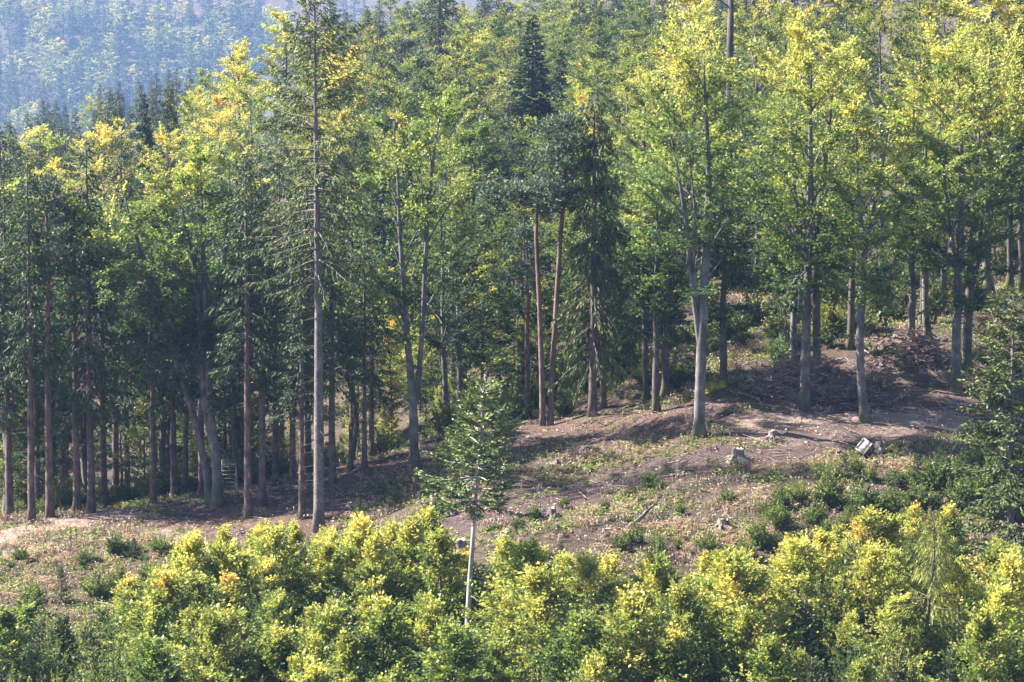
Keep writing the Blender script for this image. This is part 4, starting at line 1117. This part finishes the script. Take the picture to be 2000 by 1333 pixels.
def herbs():
    x, y, z, u, v, soil, green, pale, lit = scatter(52000, 202, 285)
    f = fbm(x / 2.6, y / 2.6, 131); g2 = fbm(x / 7, y / 7, 77)
    line = np.clip((14 - line_d(u, v, [(640, 1040), (860, 1010), (1000, 978), (1100, 955), (1170, 930)])) / 12, 0, 1) + np.clip((13 - line_d(u, v, [(1300, 925), (1380, 905), (1430, 895)])) / 12, 0, 1) + np.clip((16 - line_d(u, v, [(1790, 868), (1850, 855), (1880, 855)])) / 12, 0, 1) + np.clip((14 - line_d(u, v, [(1380, 860), (1460, 870), (1540, 868)])) / 12, 0, 1)
    dens = np.clip((f - .37) * 4.5, 0, 1) * (.3 + 1.2 * g2) * (1 - .97 * soil) * (1 - .92 * lit) * (1 - .9 * pale)
    dens = np.maximum(dens, .9 * np.clip(line, 0, 1) * (1 - .6 * soil))
    k = rng.random(len(x)) < dens
    x, y, z, ln = x[k], y[k], z[k], np.clip(line[k], 0, 1)
    n = len(x); b = 9
    h = rng.uniform(.08, .42, (n, 1, 1)) * (1 - .5 * ln[:, None, None])
    C = np.stack([x, y, z], -1)[:, None] + np.concatenate([rng.normal(0, .16, (n, b, 2)), rng.random((n, b, 1))], -1) * np.concatenate([np.ones((n, b, 2)), np.repeat(h, b, 1)], -1)
    A = rng.normal(0, 1, (n, b, 3)); A[..., 2] = .35 + .3 * A[..., 2]
    Nn = np.array([0, 0, 1.0]) + rng.normal(0, .5, (n, b, 3))
    t = np.repeat((.28 + .35 * fbm(x / 4, y / 4, 17) + .25 * ln + rng.normal(0, .08, n))[:, None], b, 1) + rng.normal(0, .08, (n, b))
    L = rng.uniform(.10, .24, (n, b))
    a = Acc(); leaves(a, C.reshape(-1, 3), A.reshape(-1, 3), Nn.reshape(-1, 3), L.ravel(), L.ravel() * .55, colour(t.ravel(), rng.random(n * b)))
    print('herbs', n)
    return tag(new('ground_herbs', a.mesh('ground_herbs', M_HERB)), 'low green weeds and bramble growing over the clearing', 'ground cover', kind='stuff')
herbs()

def dry_weeds():
    x, y, z, u, v, soil, green, pale, lit = scatter(40000, 204, 285)
    f = fbm(x / 3.1, y / 3.1, 231)
    dens = np.clip((f - .42) * 4, 0, 1) * (1 - .95 * soil) * (1 - .85 * lit) * (1 - .9 * pale)
    k = rng.random(len(x)) < dens * .55
    x, y, z = x[k], y[k], z[k]; n = len(x); b = 8
    h = rng.uniform(.25, .75, (n, 1))
    base = np.stack([x, y, z], -1)[:, None] + np.concatenate([rng.normal(0, .14, (n, b, 2)), np.zeros((n, b, 1))], -1)
    d1 = unit(np.concatenate([rng.normal(0, .3, (n, b, 2)), np.ones((n, b, 1))], -1)); hh = h * rng.uniform(.5, 1, (n, b))
    C = base + d1 * (hh * .5)[..., None]
    t = .42 + rng.normal(0, .1, (n, 1)) + rng.normal(0, .1, (n, b))
    a = Acc()
    leaves(a, C.reshape(-1, 3), d1.reshape(-1, 3), rng.normal(0, 1, (n * b, 3)), (hh * 1.0).ravel(), .035, colour(t.ravel(), rng.random(n * b)))
    q = base + d1 * (hh * rng.uniform(.5, 1.0, (n, b)))[..., None] + rng.normal(0, .05, base.shape)
    leaves(a, q.reshape(-1, 3), rng.normal(0, 1, (n * b, 3)), rng.normal(0, 1, (n * b, 3)), .13, .08, colour(t.ravel() + .1, rng.random(n * b)))
    print('weeds', n)
    return tag(new('withered_weeds', a.mesh('withered_weeds', M_LITTER)), 'withered brown weeds and dead bracken standing on the clearing', 'weeds', kind='stuff')
dry_weeds()

def litter():
    x, y, z, u, v, soil, green, pale, lit = scatter(120000, 214, 282)
    dens = np.clip(.12 + .75 * lit + .5 * soil + .15 * pale, 0, 1) * np.clip((fbm(x / 1.7, y / 1.7, 151) - .3) * 3, .1, 1)
    k = rng.random(len(x)) < dens * .8
    x, y, z = x[k], y[k], z[k]; n = len(x)
    C = np.stack([x, y, z + rng.uniform(.01, .05, n)], -1); A = rng.normal(0, 1, (n, 3)); A[:, 2] *= .2
    Nn = np.array([0, 0, 1.0]) + rng.normal(0, .35, (n, 3)); L = rng.uniform(.06, .26, n)
    a = Acc(); t = .42 + rng.normal(0, .22, n)
    leaves(a, C, A, Nn, L, L * rng.uniform(.25, .8, n), colour(t, rng.random(n)))
    return tag(new('leaf_litter', a.mesh('leaf_litter', M_LITTER)), 'scattered dead leaves and bark chips on the bare forest floor', 'leaf litter', kind='stuff')
litter()

def twigs():
    x, y, z, u, v, soil, green, pale, lit = scatter(9000, 216, 275)
    dens = np.clip(.12 + .6 * lit + .55 * soil, 0, 1) * np.clip((fbm(x / 2.4, y / 2.4, 161) - .35) * 4, .1, 1)
    k = rng.random(len(x)) < dens
    a = Acc()
    for px, py, pz in zip(x[k], y[k], z[k]):
        az = rng.normal(0, .6) + rng.choice([0, math.pi]); L = rng.uniform(.25, 1.3) * rng.choice([1, 1, 1.8])
        d = np.array([math.cos(az), math.sin(az), 0]) * L / 2
        e0 = np.array([px, py, 0]) - d; e1 = np.array([px, py, 0]) + d
        e0[2] = gz1(e0[0], e0[1]) + .03; e1[2] = gz1(e1[0], e1[1]) + rng.uniform(.03, .2)
        mid = (e0 + e1) / 2 + np.array([0, rng.normal(0, .06), .05])
        tube(a, [e0, mid, e1], np.array([1, .8, .4]) * rng.uniform(.012, .035), 4, cap=False)
    return tag(new('fallen_twigs', a.mesh('fallen_twigs', M_DEAD, colour=False)), 'fallen twigs and sticks strewn over the bare ground', 'twigs', kind='stuff')
twigs()

# ------------------------------------------------------------------ stumps, logs, brush piles
def stump(u, v, w_px, h_px, seed, label, nroots=5, tilt=0.0, jag=.1):
    p = ghit(u, v); s = scale_at(p); R = w_px / s / 2 * .9; H = h_px / s * .8
    rg = np.random.default_rng(seed)
    root = new('tree_stump', None, loc=p); root.rotation_euler = (tilt * .3, tilt, rg.uniform(0, 6.28)); root.empty_display_size = .2
    n = 18; a = np.arange(n) * 2 * math.pi / n
    zz = np.array([-.25, 0, .12, .35, .7, 1.0]) * 1.0
    V = []
    lobe = 1 + .22 * np.sin(a * nroots + seed) + rg.normal(0, .04, n)
    topz = 1 + rg.normal(0, jag, n)
    for k, q in enumerate(zz):
        fl = [1.75, 1.5, 1.2, .98, .9, .86][k] * R
        rr = fl * (1 + (lobe - 1) * [1.6, 1.4, 1.1, .6, .35, .3][k])
        zc = q * H if k else -.25
        zrow = np.full(n, zc) if k < 5 else zc * topz
        V.append(np.stack([rr * np.cos(a), rr * np.sin(a), zrow], -1))
    V = np.concatenate(V); i = np.arange(5)[:, None] * n; j = np.arange(n)[None]; j2 = (j + 1) % n
    A = Acc(); A.add(V, np.stack([i + j, i + j2, i + n + j2, i + n + j], -1))
    new('stump_body', A.mesh('stump_body', M_STUMP, smooth=False, colour=False), root)
    top = V[-n:]; c = top.mean(0) + np.array([0, 0, -.04])
    B = Acc(); inner = (top - c) * .55 + c + rg.normal(0, .015, top.shape)
    VV = np.vstack([top * np.array([.97, .97, 1]) + [0, 0, .002], inner, c]); q = [[k, (k + 1) % n, n + (k + 1) % n, n + k] for k in range(n)] + [[n + k, n + (k + 1) % n, n + (k + 2) % n, 2 * n] for k in range(0, n, 2)]
    B.add(VV, q); new('cut_face', B.mesh('cut_face', M_CUT, colour=False), root)
    for k in range(nroots):
        az = rg.uniform(0, 6.28); L = R * rg.uniform(.8, 1.9)
        C = Acc(); d = np.array([math.cos(az), math.sin(az), 0])
        tube(C, [d * R * .8 + [0, 0, .25 * H], d * R * 1.5 + [0, 0, .08], d * (R + L * .5) + [0, 0, .02] + rg.normal(0, .05, 3), d * (R + L) + [0, 0, -.15]], [.14 * R + .04, .1 * R + .04, .045, .02], 6)
        new('root', C.mesh('root', M_STUMP, colour=False), root)
    tag(root, label, 'stump', 'stumps on the clearing')
    return root
for k, (u, v, w, h, t, lab) in enumerate([
    (1441, 896, 30, 24, 0, 'large pale stump with spreading roots right of the green strip'),
    (1509, 861, 20, 18, 0, 'pale grey stump with raised roots on dark soil below the brush pile beech'),
    (1413, 1033, 28, 20, .1, 'whitish split stump in the dry grass low on the clearing'),
    (845, 990, 26, 24, .35, 'broken tilted grey stump left of the young fir'),
    (1147, 884, 24, 12, 0, 'low grey stump on the litter above the middle of the clearing'),
    (1088, 906, 9, 12, .1, 'tiny thin stump stub left of the low grey stump'),
    (1078, 1012, 20, 22, 0, 'dark brown pointed stump beside the upturned roots'),
    (1185, 1048, 22, 15, 0, 'dull weathered stump left of the raised log'),
    (880, 1008, 16, 10, 0, 'small whitish stump just left of the young fir trunk'),
    (797, 1035, 26, 18, .1, 'grey stump half hidden behind yellow young beech tops'),
    (1637, 892, 14, 10, 0, 'small dark stump left of the tilted white panel'),
    (1716, 884, 22, 20, .2, 'brown rounded stump right behind the tilted white panel'),
    (985, 1053, 22, 16, 0, 'dark old stump in weeds right of the young fir trunk'),
    (897, 1078, 34, 26, 0, 'large dark stump at the thicket edge left of the young fir trunk'),
    (1456, 940, 18, 10, 0, 'low dark stump in grass below the large pale stump'),
    (683, 993, 12, 10, 0, 'small stump on the litter right of the tall front spruce'),
    (470, 1042, 12, 9, 0, 'small whitish stump left of the tall front spruce base')]):
    stump(u, v, w, h, 400 + k, lab, 4 + k % 3, t)

def log(name, pts, r0, r1, mat, label, cat='log'):
    """pts: photo pixels on the ground with lift in metres"""
    P = []
    for (u, v, lift) in pts:
        q = ghit(u, v); q[2] += lift; P.append(q)
    P = np.array(P); o = P[0].copy()
    rg = np.random.default_rng(len(label))
    tt = np.linspace(0, 1, 9); t0 = np.linspace(0, 1, len(P))
    C = np.stack([np.interp(tt, t0, P[:, k] - o[k]) for k in range(3)], -1) + rg.normal(0, .02, (9, 3))
    root = new(name, None, loc=o)
    A = Acc(); tube(A, C, np.linspace(r0, r1, 9) * (1 + rg.normal(0, .06, 9)), 9, cap=False); new('stem', A.mesh('stem', mat, smooth=True, colour=False), root)
    for e, r in ((0, r0), (-1, r1)):
        t = unit(C[1] - C[0]) if e == 0 else unit(C[-1] - C[-2])
        B = Acc(); s = -1 if e == 0 else 1
        tube(B, [C[e] - t * .01 * s, C[e] + t * .02 * s], [r * .97, r * .93], 9); new('cut_end', B.mesh('cut_end', M_CUT, colour=False), root)
    for k in range(2):
        B = Acc(); c = C[3 + 3 * k]; d = unit(rg.normal(0, 1, 3) + [0, 0, .8]); tube(B, [c, c + d * (r0 * 3.5)], [r0 * .3, r0 * .15], 5); new('branch_stub', B.mesh('branch_stub', mat, colour=False), root)
    tag(root, label, cat, 'logs and branches on the ground')
log('fallen_log', [(1395, 817, .12), (1424, 806, .14)], .16, .13, M_BARK_DARK, 'short dark log on a mossy patch right of the broad-trunked beech')
log('fallen_log', [(1226, 1040, .1), (1252, 1028, .5), (1276, 1022, .9)], .17, .09, M_STUMP, 'raised grey log with pale upper end in the dry grass')
log('fallen_branch', [(1290, 913, .06), (1325, 906, .08), (1348, 898, .12)], .05, .03, M_STUMP, 'thin pale branch lying left of the large pale stump')
log('fallen_branch', [(1275, 928, .05), (1305, 924, .06)], .05, .03, M_STUMP, 'short pale branch lying along the dark soil track')
log('fallen_log', [(1398, 642, .15), (1440, 640, .18), (1472, 634, .15)], .16, .12, M_BARK_DARK, 'dark horizontal log on the shrubby bank, upper of two')
log('fallen_log', [(1412, 652, .12), (1462, 660, .12)], .1, .07, M_DEAD, 'thinner greyish log on the shrubby bank, lower of two')
log('fallen_log', [(1722, 618, .15), (1742, 597, .3), (1757, 578, .35)], .2, .15, M_STUMP, 'pale slanting fallen trunk on the bank behind the slim beech')
log('fallen_branch', [(1855, 892, .1), (1880, 868, .7)], .04, .03, M_DEAD, 'thin grey stick slanting up beside the bright green patch')
log('fallen_branch', [(1740, 876, .08), (1790, 868, .12), (1810, 866, .1)], .07, .04, M_DEAD, 'long brown branch lying right of the tilted panel')
log('fallen_branch', [(1560, 900, .05), (1590, 886, .06)], .04, .03, M_DEAD, 'small grey stick on the dark soil left of the panel')
log('fallen_branch', [(138, 1012, .06), (180, 1004, .1), (196, 994, .7)], .05, .025, M_BARK_DARK, 'dark crooked branch on the pale path at left')
log('fallen_branch', [(236, 1122, .1), (252, 1105, .4)], .05, .03, M_STUMP, 'short grey stick leaning between shrubs at left')
log('fallen_log', [(1645, 705, .1), (1625, 712, .1)], .1, .08, M_CUT, 'pale debarked log piece lying between the two brush piles')

# upturned roots
p = ghit(1048, 1010); root = new('upturned_roots', None, loc=p); rg = np.random.default_rng(7)
for k in range(9):
    A = Acc(); d = unit(np.array([rg.normal(.1, .6), rg.normal(0, .3), rg.uniform(.2, 1)])); L = rg.uniform(.5, 1.1)
    tube(A, [(0, 0, -.1), d * L * .5 + rg.normal(0, .08, 3), d * L + rg.normal(0, .12, 3) + [0.1, 0, -.1]], [.09, .06, .02], 6)
    new('root', A.mesh('root', M_STUMP, colour=False), root)
tag(root, 'whitish upturned tangle of roots beside the soil track', 'roots')

def brush_pile(u, v, wpx, dpth, hm, nst, ntw, seed, label):
    p = ghit(u, v); s = scale_at(p); rg = np.random.default_rng(seed)
    root = new('brush_pile', None, loc=p); rx = wpx / s / 2
    meshes = []
    for k in range(8):
        A = Acc(); L = rg.uniform(1.4, 3.4); pts = np.c_[np.linspace(-L / 2, L / 2, 6), np.cumsum(rg.normal(0, .09, 6)), np.cumsum(rg.normal(0, .08, 6))]
        tube(A, pts, np.linspace(rg.uniform(.045, .085), .018, 6), 5); meshes.append(A.mesh('branch', M_DEAD if k % 3 else M_STUMP, colour=False))
    def spot():
        a = rg.uniform(0, 6.283); r = math.sqrt(rg.random()); x = rx * r * math.cos(a); y = dpth * r * math.sin(a)
        h = hm * max(0, (1 - r ** 1.6)) * rg.uniform(.55, 1.12)
        return x, y, gz1(p[0] + x, p[1] + y) - p[2] + h + .05, r
    for k in range(nst):
        x, y, z, r = spot()
        o = new('branch', meshes[k % 8], root, (x, y, z)); o.rotation_euler = (rg.uniform(0, 6.28), rg.normal(0, .35), rg.uniform(0, 6.28)); sc = rg.uniform(.6, 1.1); o.scale = (sc, sc, sc)
    A = Acc()
    for k in range(ntw):
        x, y, z, r = spot(); z = z * .95
        az = rg.uniform(0, 6.28); el = rg.normal(0, .35); L = rg.uniform(.4, 1.5)
        d = np.array([math.cos(az) * math.cos(el), math.sin(az) * math.cos(el), math.sin(el)]) * L / 2; c = np.array([x, y, z])
        tube(A, [c - d, c + rg.normal(0, .06, 3), c + d], [.026, .022, .012], 3, cap=False)
    o = new('twigs', A.mesh('twigs', M_DEAD, colour=False), root); o['kind'] = 'stuff'
    B = Acc(); n = 16; m = 7; V = []
    for i in range(m):
        q = i / (m - 1); 
        for j in range(n):
            a = j / n * 6.283; x = rx * .92 * q * math.cos(a); y = dpth * .92 * q * math.sin(a)
            V.append((x, y, gz1(p[0] + x, p[1] + y) - p[2] + hm * .3 * (1 - q ** 1.6) * rg.uniform(.75, 1.1) - .12 * q))
    ii = np.arange(m - 1)[:, None] * n; jj = np.arange(n)[None]; j2 = (jj + 1) % n
    B.add(V, np.stack([ii + jj, ii + j2, ii + n + j2, ii + n + jj], -1)); new('debris_mound', B.mesh('debris_mound', M_BARK_TWIG, colour=False), root)
    tag(root, label, 'brush pile', 'heaps of cut branches')
brush_pile(1580, 770, 235, 1.8, 2.7, 150, 1100, 1, 'larger heap of cut branches around the foot of the brush-pile beech')
brush_pile(1772, 712, 175, 1.6, 2.1, 95, 600, 2, 'smaller heap of cut branches higher up, below the grey beech on the bank')

# mossy boulder on the bank
p = ghit(1400, 762); A = Acc(); rg = np.random.default_rng(4); n = 16; m = 9; V = []
for i in range(m):
    th = math.pi * i / (m - 1) * .62
    for j in range(n):
        a = 6.283 * j / n; r = 1 + .25 * math.sin(2 * a + 1) + rg.normal(0, .07)
        V.append(((.8 * r * math.sin(th) * math.cos(a)) + rg.normal(0, .05), .6 * r * math.sin(th) * math.sin(a), .75 * (math.cos(th) + .35 * math.sin(a * 3 + th * 4) * math.sin(th)) * (1 + rg.normal(0, .05)) - .2))
ii = np.arange(m - 1)[:, None] * n; jj = np.arange(n)[None]; j2 = (jj + 1) % n
A.add(V, np.stack([ii + jj, ii + n + jj, ii + n + j2, ii + j2], -1))
M_MOSS = bark('yellow_moss', (.10, .10, .025), (.22, .21, .04), (.38, .34, .07), 8.0, 1.0, .8)
o = new('mossy_boulder', A.mesh('mossy_boulder', M_MOSS, smooth=True, colour=False), loc=p)
tag(o, 'yellow mossy hump at the foot of the dark curved trunk', 'boulder')

# ------------------------------------------------------------------ tilted white panel (overturned stand)
def box(acc, o, ex, ey, ez):
    o = np.array(o, float); ex = np.array(ex, float); ey = np.array(ey, float); ez = np.array(ez, float)
    V = [o, o + ex, o + ex + ey, o + ey, o + ez, o + ex + ez, o + ex + ey + ez, o + ey + ez]
    acc.add(V, [[0, 3, 2, 1], [4, 5, 6, 7], [0, 1, 5, 4], [1, 2, 6, 5], [2, 3, 7, 6], [3, 0, 4, 7]])
def panel():
    p = ghit(1688, 898); s = scale_at(p); root = new('tilted_panel', None, loc=p)
    o = np.array([(1669 - 1688) / s, -.15, (898 - 880) / s])
    e1 = np.array([18.5 / s, .55, 18.5 / s]); e2 = np.array([16.5 / s, -.38, -10.0 / s])
    n = unit(np.cross(e2, e1)); u1 = unit(e1); u2 = unit(e2)
    def part(name, m, *a):
        A = Acc(); box(A, *a); return new(name, A.mesh(name, m, colour=False), root)
    l1 = np.linalg.norm(e1); l2 = np.linalg.norm(e2)
    part('board', M_BOARD, o, e1, e2, n * .03)
    t = .06
    for a in ((o + n * .032, u1 * l1, u2 * t, n * .05), (o + u2 * (l2 - t) + n * .032, u1 * l1, u2 * t, n * .05), (o + u2 * t + n * .032, u1 * t, u2 * (l2 - 2 * t), n * .05), (o + u1 * (l1 - t) + u2 * t + n * .032, u1 * t, u2 * (l2 - 2 * t), n * .05)):
        part('rim_strip', M_BOARD, *a)
    back = -n * .3 + np.array([.25, .2, -.15])
    part('side_wall', M_BOARD_DARK, o + u2 * (l2 - .03) - n * .01, u1 * l1, -u2 * .03, back)
    part('side_wall', M_BOARD_DARK, o + u1 * (l1 - .03) - n * .01 + u2 * .004, u1 * .03, u2 * (l2 - .04), back)
    part('side_wall', M_BOARD_DARK, o - n * .01 + u2 * .004, u1 * .03, u2 * (l2 - .04), back)
    for (q, f) in (((1678 - 1688) / s, -.35), ((1686 - 1688) / s, -.1), ((1706 - 1688) / s, .3)):
        A = Acc(); a = o + e2 * .97 - n * .02 if q < .4 else o + e2 * .9 + e1 * .8 - n * .05
        tube(A, [a, (q, f, gz1(p[0] + q, p[1] + f) - p[2] - .05)], [.03, .03], 6); new('post', A.mesh('post', M_POLE, colour=False), root)
    tag(root, 'pale whitish square panel tilted up on posts at the clearing edge', 'panel')
    landmark('the tilted panel', root, 1)
panel()

# ------------------------------------------------------------------ hunting ladder beside the upright beech
def ladder():
    p = ghit(450, 972); s = scale_at(p); root = new('wooden_ladder_stand', None, loc=p)
    X = lambda u: (u - 450) / s
    Zv = lambda v: (972 - v) / s
    def pole(name, a, b, r):
        A = Acc(); a = np.array(a); b = np.array(b); tube(A, [a, (a + b) / 2 + [0.01, 0, 0.01], b], [r, r * .95, r * .9], 7); return new(name, A.mesh(name, M_POLE, colour=False), root)
    H = Zv(905); dy = .9
    f = lambda q: np.array([0, dy * q, H * q])
    w0, w1 = X(432), X(466); w2 = X(458)
    pole('rail', (w0, 0, -.1), (w0 + .02, dy, H), .045); pole('rail', (w1, 0, -.1), (w2, dy, H), .045)
    for k in range(8):
        q = .05 + k * .108; a = f(q); xr = w1 + (w2 - w1) * q
        pole('rung', (w0 - .08, a[1] - .05, a[2]), (xr + .08, a[1] - .05, a[2] + .01), .032)
    for k in range(3):
        A = Acc(); box(A, (w0 - .05, dy + .02 + .16 * k, H * .84), (w2 - w0 + .1, 0, 0), (0, .14, 0), (0, 0, .035)); new('seat_board', A.mesh('seat_board', M_POLE, colour=False), root)
    for k in range(3):
        pole('back_rail', (w0 - .06, dy + .05, H * .9 + .13 * k), (w2 + .08, dy + .05, H * .9 + .13 * k - .02), .03)
    pole('support_post', (w0, dy + .45, -.1), (w0, dy + .45, H * .9), .05); pole('support_post', (w2, dy + .45, -.1), (w2, dy + .45, H * .9), .05)
    tag(root, 'low wooden ladder stand with rungs and seat beside the upright beech', 'ladder')
    landmark('the ladder stand', root, 2)
ladder()

# ------------------------------------------------------------------ haze
def haze():
    m, nt, out = nodes('haze_air')
    pv = nt.nodes.new('ShaderNodeVolumePrincipled')
    pv.inputs['Color'].default_value = (.32, .53, 1.0, 1); pv.inputs['Density'].default_value = HAZE_DENSITY; pv.inputs['Anisotropy'].default_value = .25
    nt.links.new(pv.outputs[0], out.inputs['Volume'])
    A = Acc(); box(A, (-1220, -80, -170), (2440, 0, 0), (0, 4400, 0), (0, 0, 330))
    o = new('haze', A.mesh('haze', m, colour=False)); tag(o, 'thin blue autumn haze between the near trees and far hill', 'haze', kind='stuff')
haze()

# ------------------------------------------------------------------ labels for the many trees
ORD = ['first', 'second', 'third', 'fourth', 'fifth', 'sixth', 'seventh', 'eighth', 'ninth', 'tenth', 'eleventh', 'twelfth', 'thirteenth', 'fourteenth', 'fifteenth', 'sixteenth', 'seventeenth', 'eighteenth', 'nineteenth', 'twentieth']
def tone_word(phrase, sh):
    if 'beech' in phrase: return 'green' if sh < .42 else 'yellow-green' if sh < .54 else 'yellow' if sh < .68 else 'golden'
    if 'shrub' in phrase: return 'dark green' if sh < .4 else 'green' if sh < .52 else 'pale green'
    return ''
bucket = {}
for (root, phrase, where, H, sh, cat, group) in AUTO:
    u, v, d = [float(q) for q in project(np.array(root.location) + np.array([0, 0, H * .7]))]
    best = min(LAND, key=lambda L: (L[1] - u) ** 2 + (L[2] - v) ** 2)
    dx, dy = u - best[1], v - best[2]
    hor = 'left' if dx < -25 else 'right' if dx > 25 else ''
    ver = 'above' if dy < -60 else 'below' if dy > 60 else ''
    if hor and ver: rel = f'{ver} {hor} of' if ver else ''
    elif hor: rel = f'{hor} of'
    elif ver: rel = ver
    else: rel = 'behind' if d > best[3] else 'before'
    if len(f'{tone_word(phrase, sh)} {phrase} {where} {rel} {best[0]}'.split()) > 12 and hor: rel = f'{hor} of'
    lab = ' '.join(f'{tone_word(phrase, sh)} {phrase} {where} {rel} {best[0]}'.split())
    root['category'] = cat; root['group'] = group
    bucket.setdefault(lab, []).append((u, root, H))
for lab in list(bucket):
    L = bucket[lab]
    if len(L) > 5 or (len(L) > 3 and 'far hill' in lab):
        hs = sorted(q[2] for q in L); del bucket[lab]
        for q in L:
            k = sum(h < q[2] for h in hs) * 3 // len(hs)
            bucket.setdefault(('short ', 'mid-sized ', 'tall ')[k] + lab, []).append(q)
n_long = 0
for lab, L in bucket.items():
    L.sort(key=lambda q: q[0])
    for k, (u, r, h) in enumerate(L):
        t = lab
        if len(L) > 1:
            w = 'leftmost' if k == 0 else 'rightmost' if k == len(L) - 1 else (ORD[k] + ' from left' if k < 20 else f'number {k + 1} from left')
            t = lab + ', ' + w
        if len(t.split()) > 16: n_long += 1
        r['label'] = t
print('labels', len(AUTO), 'too long', n_long, 'largest bucket', max(len(b) for b in bucket.values()))
